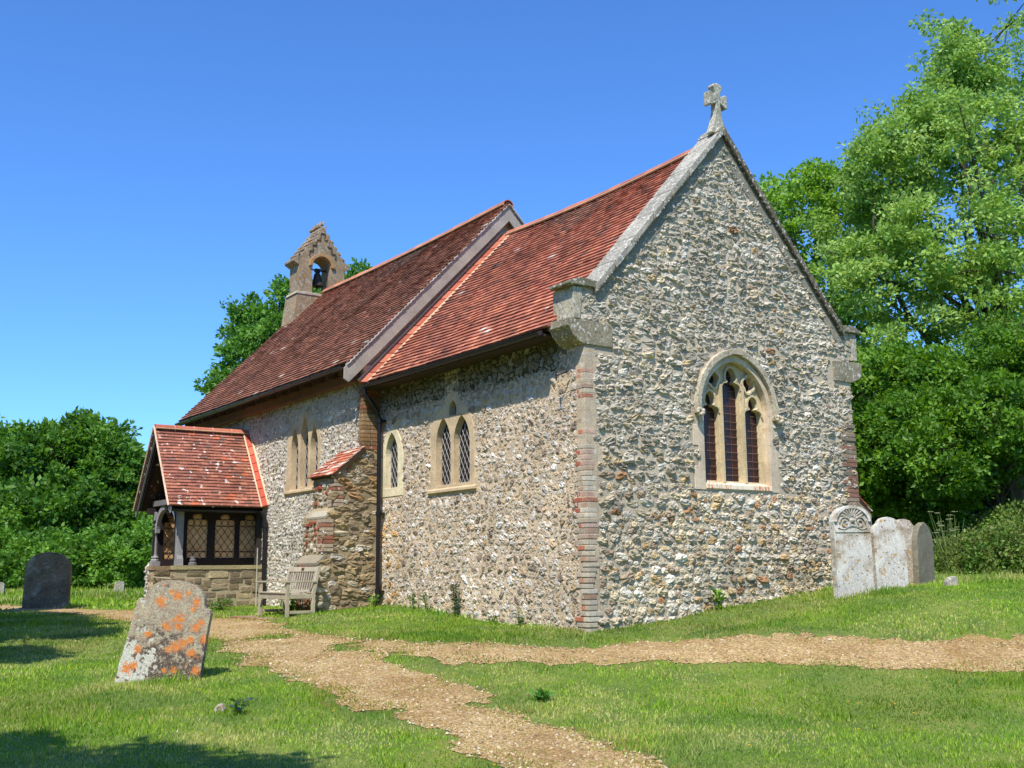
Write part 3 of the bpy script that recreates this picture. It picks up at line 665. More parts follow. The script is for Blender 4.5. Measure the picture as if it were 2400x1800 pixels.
def pal_navet(u, b, n):
    c = pick([(152, 104, 84), (140, 96, 78), (130, 90, 74), (162, 110, 86), (118, 84, 70), (200, 188, 172)], [3, 3.5, 2.6, 1.2, 1.6, .06], n)
    top = np.clip((b - 3.7) / 1.5, 0, 1)[:, None]; r = pick([(178, 104, 76), (150, 90, 68)], [1, 1], n)
    return (c * (1 - .3 * top) + r * .3 * top) * rng.uniform(.85, 1.12, (n, 1))
def pal_porch(u, b, n):
    c = pick([(164, 108, 90), (154, 100, 84), (176, 118, 94), (142, 94, 80), (198, 112, 80), (130, 98, 88)], [4, 4, 2, 2.5, .4, .8], n)
    return c * rng.uniform(.88, 1.1, (n, 1))

# chancel roof
CE = (-.36, 4.36); CRz = 7.88; Lb = math.hypot(3 - CE[0], CRz - CE[1]); x0 = XR - .04; La = -.38 - x0
croof = tiles((x0, CE[0], CE[1]), (1, 0, 0), (0, 3 - CE[0], CRz - CE[1]), La, Lb, pal_chancel, 'chancel_roof', church, M_TILE, seed=1, sag=.05, g=.116, lift=.046, thick=.044)
tiles((x0, 6 - CE[0], CE[1]), (1, 0, 0), (0, -(3 - CE[0]), CRz - CE[1]), La, Lb, pal_chancel, 'chancel_roof', church, M_TILE, seed=2, g=.2)
# nave roof
NE_ = (-.76, 4.72); NRz = 8.58; Lbn = math.hypot(3 - NE_[0], NRz - NE_[1]); xn0 = -16.02; Lan = -6.24 - xn0
nroof = tiles((xn0, NE_[0], NE_[1]), (1, 0, 0), (0, 3 - NE_[0], NRz - NE_[1]), Lan, Lbn, pal_navet, 'nave_roof', church, M_TILE, seed=3, sag=.05, g=.116, wob=.02, lift=.042, thick=.040)
tiles((xn0, 6 - NE_[0], NE_[1]), (1, 0, 0), (0, -(3 - NE_[0]), NRz - NE_[1]), Lan, Lbn, pal_navet, 'nave_roof', church, M_TILE, seed=4, g=.2)

def ridge(parent, p0, p1, n, r, cols, sag=0):
    """half-round ridge tiles bedded end to end"""
    mb = MB(); p0 = np.array(p0, float); p1 = np.array(p1, float); d = (p1 - p0) / n; L = np.linalg.norm(d); dn = d / L; side = np.cross(dn, (0, 0, 1))
    for i in range(n):
        a = p0 + d * (i + .015) - (0, 0, sag * math.sin(math.pi * i / n)); b = p0 + d * (i + .985) - (0, 0, sag * math.sin(math.pi * (i + 1) / n)); j = rng.uniform(-.006, .006, 2); c = linn(cols[rng.integers(0, len(cols))]) * rng.uniform(.9, 1.1)
        V = []
        K = 7
        for q, jj in ((a, j[0]), (b, j[1])):
            for rr in (r, r - .02):
                for k in range(K):
                    t = math.pi * (.06 + .88 * k / (K - 1)); V.append(q + side * rr * math.cos(t) * 1.05 + np.array((0, 0, 1)) * (rr * math.sin(t) - r * .45 + jj))
        F = []
        for k in range(K - 1):
            F += [(k, k + 1, 2 * K + k + 1, 2 * K + k), (K + k + 1, K + k, 3 * K + k, 3 * K + k + 1), (k + 1, k, K + k, K + k + 1), (2 * K + k, 2 * K + k + 1, 3 * K + k + 1, 3 * K + k)]
        F += [(0, 2 * K, 3 * K, K), (K - 1, 2 * K - 1, 4 * K - 1, 3 * K - 1)]
        mb.add(V, F, c)
        if i == n - 1: break
        # mortar between
        mb.tube([tuple(b + (0, 0, -r * .42)), tuple(b + dn * L * .035 + (0, 0, -r * .42))], r * .99, 12, lin((206, 186, 158)))
    for s in (-1, 1):
        o = side * r * 1.02 * s
        mb.tube([tuple(p0 + (p1 - p0) * t + o - (0, 0, r * .42 + sag * math.sin(math.pi * t))) for t in np.linspace(0, 1, 9)], .020, 6, lin((190, 156, 122)))
    return mb.build('ridge_tiles', M_TILE_RIDGE, parent)
M_TILE_RIDGE = m_attr('ridge_clay', 18, .2, .85, .3, .005, 1.5, .15, .2)
ridge(church, (-6.2, 3, CRz + .02), (-.40, 3, CRz + .02), 17, .12, [(188, 118, 92), (194, 126, 98), (174, 108, 88)], sag=.07)
ridge(church, (-15.3, 3, NRz + .02), (-6.24, 3, NRz + .02), 26, .13, [(190, 122, 94), (198, 130, 100), (180, 114, 90)], sag=.06)

# verge: pale undercloak and edge tiles on the nave's east verge, bargeboards
def along(y, z): return (y, z)
mb = MB(); sl = (NRz - NE_[1]) / (3 - NE_[0])
for sgn in (1, -1):
    f = (lambda y: y) if sgn > 0 else (lambda y: 6 - y)
    mb.prism([(f(NE_[0] - .05), NE_[1] - .09), (f(3), NRz - .05), (f(3), NRz - .40), (f(NE_[0] + .3), NE_[1] - .09 - .02), (f(NE_[0] + .05), NE_[1] - .36), (f(NE_[0] - .05), NE_[1] - .30)] if sgn > 0 else
             [(f(NE_[0]), NE_[1] - .06), (f(3), NRz - .05), (f(3), NRz - .38), (f(NE_[0]), NE_[1] - .36)], [], FR_E, -6.275, -6.235, lin((168, 161, 148)))
mb.build('bargeboard', M_OLDWOOD, church, bevel=.006)
mb = MB()
nt_ = 52
for i in range(nt_):
    a = (i + .0) / nt_; y = NE_[0] + (3 - NE_[0]) * a; z = NE_[1] + (NRz - NE_[1]) * a
    c = linn([(206, 200, 190), (182, 176, 164), (150, 132, 112), (122, 104, 90)])[rng.integers(0, 4)]
    if a < .3: c = linn((216, 210, 202)) * rng.uniform(.85, 1)
    L = .12; dy = L * .69; dz = L * .72
    mb.prism([(y, z - .03 + rng.uniform(-.004, .004)), (y + dy, z + dz - .05), (y + dy, z + dz - .035), (y, z - .0)], [], FR_E, -6.30, -6.205 + rng.uniform(-.004, .004), c)
for i in range(nt_):
    a = i / nt_; y = 6 - (NE_[0] + (3 - NE_[0]) * a); z = NE_[1] + (NRz - NE_[1]) * a
    mb.prism([(y, z - .03), (y - .083, z + .086 - .05), (y - .083, z + .051), (y, z)], [], FR_E, -6.30, -6.18, linn((196, 188, 170)) * rng.uniform(.7, 1.1))
mb.build('verge_tiles', M_COPING, church); mb = MB()
# the west verge
for i in range(nt_):
    a = i / nt_; y = NE_[0] + (3 - NE_[0]) * a; z = NE_[1] + (NRz - NE_[1]) * a
    c = linn([(206, 200, 190), (176, 164, 150), (130, 90, 74)])[rng.integers(0, 3)]
    mb.prism([(y, z - .03), (y + .083, z + .086 - .05), (y + .083, z + .086 - .02), (y, z + .02)], [], FR_E, -16.06 + rng.uniform(-.012, .012), -15.95, c)
mb.build('verge_tiles', M_COPING, church)
# flashing of red tiles bedded in mortar where the chancel roof meets the nave gable
mb = MB(); slc = (CRz - CE[1]) / (3 - CE[0]); n = 17
nv = np.array((0, -slc, 1)) / math.hypot(slc, 1)
def cr(x, y, h): return np.array((x, y, CE[1] + slc * (y - CE[0]))) + nv * h
for i in range(n):
    ya = CE[0] - .02 + (3 - CE[0]) * (i + .04) / n; yb = CE[0] - .02 + (3 - CE[0]) * (i + .96) / n; c = linn([(176, 96, 74), (162, 88, 70), (186, 112, 88)])[rng.integers(0, 3)]
    V = [cr(-6.40, ya, .10), cr(-6.10, ya, .045), cr(-6.10, yb, .045), cr(-6.40, yb, .10), cr(-6.40, ya, .02), cr(-6.08, ya, .0), cr(-6.08, yb, .0), cr(-6.40, yb, .02)]
    mb.add(V, [(0, 1, 2, 3), (4, 5, 1, 0), (5, 6, 2, 1), (6, 7, 3, 2), (7, 4, 0, 3)], c)
for xx, h, r in ((-6.09, .02, .03), (-6.37, .11, .035)):
    mb.tube([tuple(cr(xx, CE[0], h)), tuple(cr(xx, 1.3, h)), tuple(cr(xx, 2.98, h))], r, 6, lin((214, 190, 156)))
mb.build('tile_flashing', M_TILE_RIDGE, church)
# cream mortar band of the gable between bargeboard and flashing is the nave_gable face

# ---- wall plate, gutters, downpipes
mb = MB(); mb.box((-15.9, YN - .16, 4.42), (-6.45, YN - .02, 4.60), lin((120, 84, 58)))
for x in np.arange(-15.7, -6.5, .6): mb.prism([(YN - .37, 4.64), (YN - .02, 4.98), (YN - .02, 4.62), (YN - .37, 4.54)], [], ((x, 0, 0), (0, 1, 0), (0, 0, 1), (1, 0, 0)), 0, .08, lin((90, 66, 50)))
mb.prism([(YN - .43, 4.66), (YN - .40, 4.68), (YN - .40, 4.60), (YN - .43, 4.60)], [], ((-15.9, 0, 0), (0, 1, 0), (0, 0, 1), (1, 0, 0)), 0, 9.5, lin((70, 54, 44)))
mb.build('wall_plate', M_OLDWOOD, church)
mb = MB(); mb.prism([(-.37, 4.34), (-.34, 4.36), (-.34, 4.27), (-.37, 4.27)], [], ((-6.35, 0, 0), (0, 1, 0), (0, 0, 1), (1, 0, 0)), 0, 5.8, lin((60, 48, 40))); mb.box((-6.35, -.34, 4.26), (-.5, -.01, 4.29), lin((70, 58, 46))); mb.build('eaves_board', M_OLDWOOD, church)
def gutter(x0, x1, y, z, r=.06):
    mb = MB(); V = []; F = []; K = 8
    for x in (x0, x1):
        for rr in (r, r - .008):
            for k in range(K + 1):
                t = math.pi * k / K; V.append((x, y + rr * math.cos(t), z - rr * math.sin(t)))
    n = K + 1
    for k in range(K): F += [(k, k + 1, 2 * n + k + 1, 2 * n + k), (n + k + 1, n + k, 3 * n + k, 3 * n + k + 1), (k, n + k, n + k + 1, k + 1), (2 * n + k, 2 * n + k + 1, 3 * n + k + 1, 3 * n + k)]
    F += [(0, 2 * n, 3 * n, n), (K, n + K, 3 * n + K, 2 * n + K)]
    mb.add(V, F, lin((30, 30, 34)))
    x = x0 + .3
    while x < x1:
        mb.tube([(x, y + r + .02, z + .01), (x, y, z - r - .012), (x, y - r - .01, z + .005)], .012, 5, lin((30, 30, 34))); x += .9
    return mb.build('gutter', M_METAL, church, smooth=False)
gutter(x0 + .02, -.52, CE[0] - .05, CE[1] - .045); gutter(-16.1, -6.3, NE_[0] - .045, NE_[1] - .05)
mb = MB(); BK = lin((28, 28, 32)); dx = -6.12
mb.tube([(dx - .05, CE[0] - .05, 4.27), (dx - .05, CE[0] - .05, 4.14), (dx - .02, -.30, 4.02), (dx, -.16, 3.82), (dx, -.11, 3.62), (dx, -.11, .22), (dx, -.16, .14)], .043, 10, BK)
for z in (3.6, 1.85, .42): mb.tube([(dx, -.11, z), (dx, -.11, z + .09)], .056, 10, BK); mb.box((dx - .09, -.1, z + .02), (dx + .09, -.02, z + .06), BK)
mb.build('downpipe', M_METAL, church, smooth=False)
mb = MB(); dx = -10.82
mb.tube([(dx, -.52, 2.16), (dx, -.45, 2.0), (dx, -.43, 1.8), (dx, -.43, .12)], .05, 10, lin((34, 32, 36)))
for z in (1.8, 1.0, .3): mb.tube([(dx, -.43, z), (dx, -.43, z + .1)], .062, 10, lin((34, 32, 36)))
mb.build('downpipe', M_METAL, church)
mb = MB(); mb.tube([(-10.75, -.62, .1), (-10.75, -.62, 1.35)], .012, 6, lin((190, 190, 170))); mb.build('conduit', M_OLDWOOD, church)
mb = MB(); mb.tube([(-.30, -.06, 3.72), (-.42, -.20, 3.66)], .012, 5, BK); mb.tube([(-.42, -.20, 3.72), (-.42, -.20, 3.58)], .012, 5, BK); mb.build('iron_bracket', M_METAL, church)

# ------------------------------------------------------------------ windows
DR = lin((206, 184, 150)); DRE = lin((214, 196, 170))
def lattice(fr, u0, u1, w0, w1, d, du=.115, dw=.19, r=.0045):
    mb = MB(); O, U, V, N = [np.array(q, float) for q in fr]
    def P(u, w): return tuple(O + U * u + V * w + N * d)
    k = dw / du; H = w1 - w0; W = u1 - u0
    c = -H / k
    while c < W:
        a0 = max(0, c); b0 = (a0 - c) * k; a1 = min(W, c + H / k); b1 = (a1 - c) * k
        if a1 - a0 > .02:
            mb.tube([P(u0 + a0, w0 + b0), P(u0 + a1, w0 + b1)], r, 4, lin((176, 176, 178)), cap=False)
            mb.tube([P(u1 - a0, w0 + b0), P(u1 - a1, w0 + b1)], r, 4, lin((176, 176, 178)), cap=False)
        c += du
    return mb
M_LEAD = m_attr('lead', 40, .1, .5, .1, .002)
def window(name_, fr, outer, lights, depth=.20, proud=.012, col=DR, glass=M_GLASS, lat=True, sill=None, mull=None):
    mb = MB(); hl = lights
    mb.prism(outer, hl, fr, -.3, proud, col)
    if sill: 
        u0, u1, w0, w1 = sill; O, U, V, N = [np.array(q, float) for q in fr]
        P = [O + U * u + V * w + N * d for u in (u0, u1) for (w, d) in ((w0, proud - .01), (w0, .05), (w0 + .05, .05), (w1, -depth + .02), (w1, -.29), (w0, -.29))]
        mb.add(P, [(0, 1, 2, 3, 4, 5), (11, 10, 9, 8, 7, 6)] + [(i, (i + 1) % 6 + 0, (i + 1) % 6 + 6, i + 6)[::-1] for i in range(6)], np.array(col) * 1.05)
    w = mb.build('window', M_DRESS, church, bevel=.006)
    us = [p[0] for l in lights for p in l]; ws = [p[1] for l in lights for p in l]
    mg = MB(); a, b, c, d = min(us), max(us), min(ws), max(ws)
    for l in lights:
        aa, bb = min(p[0] for p in l) - .03, max(p[0] for p in l) + .03; cc, dd = min(p[1] for p in l) - .03, max(p[1] for p in l) + .03
        mg.prism(rect(aa, cc, bb, dd), [], fr, -depth - .02, -depth)
    g = mg.build('glass', glass, w)
    if lat:
        first = None
        for l in lights:
            aa, bb = min(p[0] for p in l) - .02, max(p[0] for p in l) + .02; cc, dd = min(p[1] for p in l) - .02, max(p[1] for p in l) + .02
            m = lattice(fr, aa, bb, cc, dd, -depth + .02)
            if first is None: first = m
            else:
                off = first.n
                for V_, c_ in zip(m.v, m.c): first.v.append(V_); first.c.append(c_)
                first.f += [[i + off for i in f] for f in m.f]; first.m += m.m; first.n += m.n
        first.build('leading', M_LEAD, w)
    return w
# single lancet, paler and newer
window('w1', FR_S, W1_OUT, [lancet(-6.06, -5.58, 2.36, 2.95, 3.40)], depth=.12, col=lin((232, 220, 184)))
# two lights and a quatrefoil
window('w2', FR_S, W2_OUT, [lancet(-4.20, -3.71, 2.29, 2.98, 3.46), lancet(-3.61, -3.10, 2.29, 2.98, 3.44), lancet(-3.76, -3.52, 3.47, 3.56, 3.73, 5)], depth=.12, sill=(-4.44, -2.88, 2.16, 2.30))
# nave triplet
window('w3', FR_N, NW_OUT, [lancet(-9.68, -9.30, 2.55, 3.35, 3.86), lancet(-9.20, -8.80, 2.57, 3.50, 4.05), lancet(-8.70, -8.32, 2.57, 3.33, 3.83)], depth=.13, sill=(-9.95, -8.22, 2.47, 2.57))

# great east window
op = lancet(2.36, 3.84, 2.12, 3.30, 4.13, 14)
mb = MB(); mb.prism(E_OUT, [op], FR_E, -.3, .012, DRE)
ew = mb.build('window', M_DRESS, church, bevel=.006); ew['label'] = 'tall pointed three-light east window with tracery and hood mould'
lights = [trefoil(2.405, 2.805, 2.2, 3.28, 3.62), trefoil(2.88, 3.30, 2.2, 3.68, 4.04), trefoil(3.375, 3.775, 2.2, 3.28, 3.60)]
quats = [quatre(2.69, 3.83, .128, ph=.2), quatre(3.49, 3.80, .128, ph=-.2)]
def shrink(poly, s, c=None):
    cx = sum(p[0] for p in poly) / len(poly); cy = sum(p[1] for p in poly) / len(poly)
    return [(cx + (p[0] - cx) * s, cy + (p[1] - cy) * s) for p in poly]
ti = lancet(2.365, 3.835, 2.15, 3.30, 4.125, 14)
mb = MB(); mb.prism(ti, lights + quats, FR_E, -.22, -.11, lin((214, 196, 158)))
# raised mouldings along the mullions and round the heads
def ringm(poly, w, d0, d1, closed=True):
    cx = sum(p[0] for p in poly) / len(poly); cy = sum(p[1] for p in poly) / len(poly)
    o = []; n = len(poly)
    for i in range(n):
        a = np.array(poly[i - 1]); b = np.array(poly[i]); c = np.array(poly[(i + 1) % n])
        t = c - a; t = t / (np.linalg.norm(t) + 1e-9); nn = np.array((t[1], -t[0])); o.append(tuple(b + nn * w))
    return o
for q in quats: mb.prism(ringm(q, .035, 0, 0), [q], FR_E, -.12, -.07, lin((216, 200, 164)))
for (a, b, t) in ((2.795, 2.89, 3.75), (3.29, 3.385, 3.75)): mb.prism([(a + .025, 2.17), (b - .025, 2.17), (b - .025, t), (a + .025, t)], [], FR_E, -.12, -.055, lin((214, 196, 158)))
for l in lights:
    k = len(l) - 0
    head = l[2:]                                # from right spring over to left spring
    o = ringm(l, .035, 0, 0)[2:]
    mb.prism(head + o[::-1], [], FR_E, -.12, -.075, lin((214, 196, 158)))
mb.build('tracery', M_DRESS, ew, bevel=.004)
mb = MB(); mb.prism(rect(2.37, 2.15, 3.83, 4.1), [], FR_E, -.28, -.2); mb.build('glass', M_GLASS_E, ew)
mb = MB()
for (a, b, t) in ((2.42, 2.79, 3.55), (2.895, 3.285, 4.0), (3.39, 3.76, 3.55)):
    z = 2.3
    while z < t: mb.tube([(-.185, a - .02, z), (-.185, b + .02, z + rng.uniform(-.01, .01))], .0045, 4, lin((128, 104, 96))); z += .125
    for u in np.linspace(a, b, 4)[1:-1]: mb.tube([(-.188, u + .01 * math.sin(q * 3), 2.2 + (t - 2.2) * q / 8) for q in range(9)], .0025, 4, lin((110, 84, 78)))
mb.build('leading', M_LEAD, ew)
# sloping sill with rust stains
mb = MB()
for (a, b) in ((2.36, 2.84), (2.84, 3.34), (3.34, 3.84)):
    P = [(-.2, a, 2.21), (.02, a, 2.13), (.03, a, 2.06), (-.28, a, 2.06), (-.2, b, 2.21), (.02, b, 2.13), (.03, b, 2.06), (-.28, b, 2.06)]
    mb.add(P, [(0, 1, 5, 4), (1, 2, 6, 5), (2, 3, 7, 6), (0, 4, 7, 3), (0, 3, 2, 1), (4, 5, 6, 7)], lin((222, 212, 184)))
m, nt, b_, o_ = new_mat('rust_stained_sill'); co = coords(nt)
mp = nd(nt, 'ShaderNodeMapping'); mp.inputs['Scale'].default_value = (1, 1, .05); nt.links.new(co, mp.inputs[0])
sx = nd(nt, 'ShaderNodeSeparateXYZ'); nt.links.new(co, sx.inputs[0])
n1 = noise(nt, mp.outputs[0], 26, 3, .6); 
md = nd(nt, 'ShaderNodeMath', operation='PINGPONG'); nt.links.new(sx.outputs[1], md.inputs[0]); md.inputs[1].default_value = .25
fr_ = ramp(nt, n1, [(.45, 0), (.62, 1)])
gate = ramp(nt, noise(nt, mp.outputs[0], 4.5, 1, .5), [(.45, 0), (.55, 1)])
f = mixc(nt, 1, fr_.outputs[0], gate.outputs[0], 'MULTIPLY')
c = mixc(nt, f, lin((224, 214, 188)), lin((196, 110, 50))); nt.links.new(c, b_.inputs['Base Color']); b_.inputs['Roughness'].default_value = .8
mb.build('sill', m, ew, bevel=.005)
# hood mould with label stops
mb = MB()
ho = lancet(2.17, 4.03, 3.22, 3.32, 4.34, 16)[1:]; hi = lancet(2.27, 3.93, 3.22, 3.32, 4.235, 16)[1:]
ho = [(2.17, 3.24)] + ho[::-1][0:] if False else ho; 
band = [p for p in ho] + [(2.17, 3.22)]
inner = [p for p in hi] + [(2.27, 3.22)]
mb.prism(band + inner[::-1], [], FR_E, -.05, .075, lin((190, 178, 152)))
for cy in (2.2, 4.0):
    for k in range(9):
        a = k * 2.4; mb.lathe([(.001, -.035), (.03, -.02), (.036, 0), (.03, .02), (.001, .035)], (.085 + .02 * (k % 3), cy + .05 * math.cos(a), 3.24 + .045 * math.sin(a)), 7, lin((196, 184, 158)))
mb.build('hood_mould', M_COPING, ew, bevel=.008)

# ------------------------------------------------------------------ bellcote
BC = lin((156, 136, 108)); mb = MB()
FB = ((0, 0, 0), (0, 1, 0), (0, 0, 1), (1, 0, 0))
arch = [(2.63, 8.42), (3.17, 8.42), (3.17, 9.32)] + [(2.90 + .27 * math.cos(R(a)), 9.32 + .27 * math.sin(R(a))) for a in (20, 40, 60, 80, 100, 120, 140, 160)] + [(2.63, 9.32)]
# upper stage with the opening cut from the base upwards
up = [(2.20, 8.46), (2.63, 8.46), (2.63, 9.32)] + [(2.90 - .27 * math.cos(R(a)), 9.32 + .27 * math.sin(R(a))) for a in (20, 40, 60, 80, 100, 120, 140, 160)] + [(3.17, 9.32), (3.17, 8.46), (3.62, 8.46), (3.62, 9.50), (2.91, 10.52), (2.20, 9.50)]
mb.prism(up, [], FB, -16.02, -15.42, BC)
mb.prism([(1.98, 7.2), (3.86, 7.2), (3.72, 8.44), (2.14, 8.44)], [], FB, -16.14, -15.36, BC)
mb.prism([(2.10, 8.44), (3.76, 8.44), (3.68, 8.52), (2.14, 8.52)], [(0, 0)][:0], FB, -16.06, -15.34, lin((182, 172, 152)))
# stepped panel on the east face and arch ring
steps = [(2.52, 9.60), (2.52, 9.74), (2.62, 9.74), (2.62, 9.92), (2.72, 9.92), (2.72, 10.10), (2.84, 10.10), (2.84, 10.30), (2.98, 10.30), (2.98, 10.12), (3.09, 10.12), (3.09, 9.92), (3.2, 9.92), (3.2, 9.74), (3.32, 9.74), (3.32, 9.60)]
for k in range(0, len(steps) - 1, 2):
    (a, b), (c, d) = steps[k], steps[k + 1]
    mb.box((-15.43, min(a, c) - .02, min(b, d)), (-15.395, min(a, c) + .015, max(b, d) + .02), lin((96, 84, 66)))
for k in range(1, len(steps) - 1, 2):
    (a, b), (c, d) = steps[k], steps[k + 1]
    mb.box((-15.43, min(a, c), b - .01), (-15.395, max(a, c), b + .03), lin((112, 98, 76)))
V = []
ring_o = [(2.90 + .40 * math.cos(R(a)), 9.30 + .40 * math.sin(R(a))) for a in range(0, 181, 15)]; ring_i = [(2.90 + .285 * math.cos(R(a)), 9.32 + .285 * math.sin(R(a))) for a in range(0, 181, 15)]
mb.prism(ring_o + ring_i[::-1], [], FB, -15.43, -15.36, lin((178, 138, 92)))
# corbelled kneelers either side of the gable
for s in (1, -1):
    f = (lambda y: y) if s > 0 else (lambda y: 5.82 - y)
    mb.prism([(f(2.2), 9.28), (f(2.2), 9.56), (f(2.04), 9.44), (f(2.04), 9.38)], [], FB, -16.04, -15.40, BC * .9)
bell = mb.build('bellcote', m_attr('lichened_stone', 14, .3, .92, .7, .012, 3.2, .25, .15, spots=[(6, .66, (186, 124, 64), .06), (9, .55, (164, 156, 138), .1), (17, .6, (112, 102, 84), .08)]), church, bevel=.012)
mb = MB()
for s in (1, -1):
    f = (lambda y: y) if s > 0 else (lambda y: 5.82 - y)
    for i in range(7):
        a = i / 7.; y = 2.08 + .84 * a; z = 9.44 + 1.12 * a
        mb.prism([(f(y), z - .02), (f(y + .24), z + .10), (f(y + .24), z + .155), (f(y - .0), z + .04)], [], FB, -16.06 + rng.uniform(-.02, .02), -15.425 + rng.uniform(-.006, .012), linn([(164, 140, 110), (150, 132, 108), (172, 152, 122)])[rng.integers(0, 3)])
mb.box((-16.04, 2.87, 10.56), (-15.40, 2.95, 10.66), lin((160, 136, 112)))
mb.build('cap_tiles', M_COPING, bell, bevel=.006)
mb = MB(); bc = (-15.74, 2.92, 8.83); DK = lin((44, 40, 42))
mb.lathe([(.19, 0), (.175, .05), (.13, .14), (.11, .27), (.095, .35), (.05, .40), (.03, .41), (.03, .47)], bc, 18, lin((62, 54, 48)))
mb.lathe([(.03, -.07), (.03, .02)], bc, 8, DK)
mb.tube([(-15.74, 2.62, 9.30), (-15.74, 3.18, 9.30)], .022, 8, DK); mb.box((-15.79, 2.84, 9.24), (-15.69, 3.0, 9.34), DK)
mb.tube([(-15.55, 3.1, 9.32), (-15.5, 3.1, 8.56)], .01, 5, DK)
mb.build('bell', m_attr('bell_bronze', 10, .2, .5, .1, .003), bell, smooth=False)

# ------------------------------------------------------------------ porch
PX = -12.14; PY = -2.55; W0, W1 = -13.1, -11.15
def ash(reg, fr, **k): return stones(reg, [], fr, .17, 1.9, .012, lambda u, w, hu, n: pick([(150, 134, 108), (136, 122, 100), (164, 148, 120), (190, 172, 136), (122, 110, 92)], [3, 3, 2, .8, 1.5], n), jag=.25, fill=.965, exp=8, rot=.01, warp=.004, **k)
mb = MB(); PM = lin((176, 162, 132))
mb.box((-11.43, -2.25, -.3), (W1, YN, .93), PM); mb.box((W0, -2.25, -.3), (-12.88, YN, .93), PM)
mb.box((-11.46, -2.28, .90), (W1 + .03, YN, .985), lin((172, 160, 120)), m=1); mb.box((W0 - .03, -2.28, .90), (-12.86, YN, .985), lin((172, 150, 118)), m=1)
mb.box((W0, -2.3, -.3), (W1, YN, .08), lin((140, 128, 108)))
packs = [ash([rect(-2.22, .0, YN - .02, .88)], ((W1, 0, 0), (0, 1, 0), (0, 0, 1), (1, 0, 0))), ash([rect(-2.22, .0, YN - .4, .88)], ((-12.88, 0, 0), (0, 1, 0), (0, 0, 1), (1, 0, 0))),
         ash([rect(-11.41, 0, W1 - .02, .88), rect(W0 + .02, 0, -12.9, .88)], fs(-2.25))]
porch = wall('porch', church, mb, packs)
porch['label'] = 'open timber-framed porch with red tiled gable roof on low stone walls'
PEz = 2.24; PRz = 4.02; hw_ = 1.25
def proof(s):
    L = math.hypot(hw_, PRz - PEz)
    if s > 0: return tiles((PX + hw_, PY, PEz), (0, 1, 0), (-hw_, 0, PRz - PEz), -.37 - PY, L, pal_porch, 'roof', porch, M_TILEP, g=.087, tw=.16, wob=.006, seed=6, lift=.038, thick=.036)
    return tiles((PX - hw_, PY, PEz), (0, 1, 0), (hw_, 0, PRz - PEz), -.37 - PY, L, pal_porch, 'roof', porch, M_TILEP, g=.087, tw=.16, wob=.006, seed=7, lift=.038, thick=.036)
rf = proof(1); proof(-1)
r_ = ridge(porch, (PX, PY - .01, PRz + .03), (PX, -.37, PRz + .03), 5, .10, [(184, 108, 86), (192, 116, 92)])
# verge edging, flashing up the wall, bargeboards
mb = MB()
for s in (1, -1):
    a = np.array((PX + s * (hw_ + .02), PY - .02, PEz - .0)); b = np.array((PX, PY - .02, PRz + .04))
    mb.tube([tuple(a), tuple(b)], .022, 6, lin((228, 196, 172)))
mb.build('verge_mortar', M_MORTAR_E, porch)
mb = MB(); n = 9
for s in (1, -1):
    for i in range(n):
        a = (i + .04) / n; b = (i + .96) / n; c = linn([(190, 92, 72), (206, 112, 88)])[rng.integers(0, 2)]
        def Q(t, y, h): return (PX + s * (hw_ + .02) * (1 - t) + s * h * .8, y, PEz + (PRz - PEz + .03) * t + h * .6)
        mb.add([Q(a, -.50, .03), Q(a, -.37, .09), Q(b, -.37, .09), Q(b, -.50, .03), Q(a, -.50, 0), Q(a, -.37, 0), Q(b, -.37, 0), Q(b, -.50, 0)], [(0, 1, 2, 3), (3, 2, 1, 0), (0, 4, 5, 1), (3, 0, 4, 7), (2, 3, 7, 6)], c)
    for yy, h, r in ((-.51, .02, .018), (-.37, .085, .026)): mb.tube([Q(0, yy, h), Q(1, yy, h)], r, 6, lin((222, 200, 170)))
mb.build('tile_flashing', M_TILE_RIDGE, porch)
WG = lin((146, 146, 146)); WD = lin((62, 56, 54)); WK = lin((44, 38, 38))
mb = MB()
for s in (1, -1):
    pr_ = [(PX + s * (hw_ - .0), PEz - .02), (PX, PRz - .03), (PX, PRz - .20), (PX + s * (hw_ - .02), PEz - .16)]
    mb.prism(pr_, [], fs(PY + .06), 0, .04, WG)
mb.build('bargeboard', M_OLDWOOD, porch, bevel=.004)
# posts
def post(x, y, z0, z1, c, w=.075):
    mb = MB(); H = z1 - z0
    mb.box((x - w * 1.3, y - w * 1.3, z0), (x + w * 1.3, y + w * 1.3, z0 + .10), c)
    mb.lathe([(w * 1.25, .10), (w * 1.25, .14), (w * .95, .16), (w * 1.2, .19), (w * .8, .23), (w * .72, .27), (w * .66, H * .66), (w * .9, H * .67), (w * .9, H * .70), (w * .7, H * .72), (w * .95, H * .76), (w * .7, H * .78), (w * .7, H * .84)], (x, y, z0), 8, c)
    mb.box((x - w * .9, y - w * .9, z0 + H * .84), (x + w * .9, y + w * .9, z1), c)
    return mb.build('post', M_OLDWOOD, porch, bevel=.004)
post(-12.99, -2.16, .985, 2.2, WG); 
mb = MB(); mb.prism([(-11.42, .985), (-11.18, .985), (-11.2, 1.12), (-11.24, 1.2), (-11.24, 2.2), (-11.38, 2.2), (-11.38, 1.2), (-11.40, 1.12)], [], fs(-2.10), 0, .13, WG); mb.build('post', M_OLDWOOD, porch, bevel=.006)
mb = MB(); mb.box((-11.28, -.48, .985), (-11.16, YN - .01, 2.2), WD); mb.build('post', M_OLDWOOD, porch)
mb = MB(); mb.lathe([(.09, 0), (.09, .05), (.06, .07), (.07, .11), (.05, .14), (.04, .2)], (-11.24, -1.88, .985), 10, lin((110, 108, 108))); mb.build('baluster', M_OLDWOOD, porch)
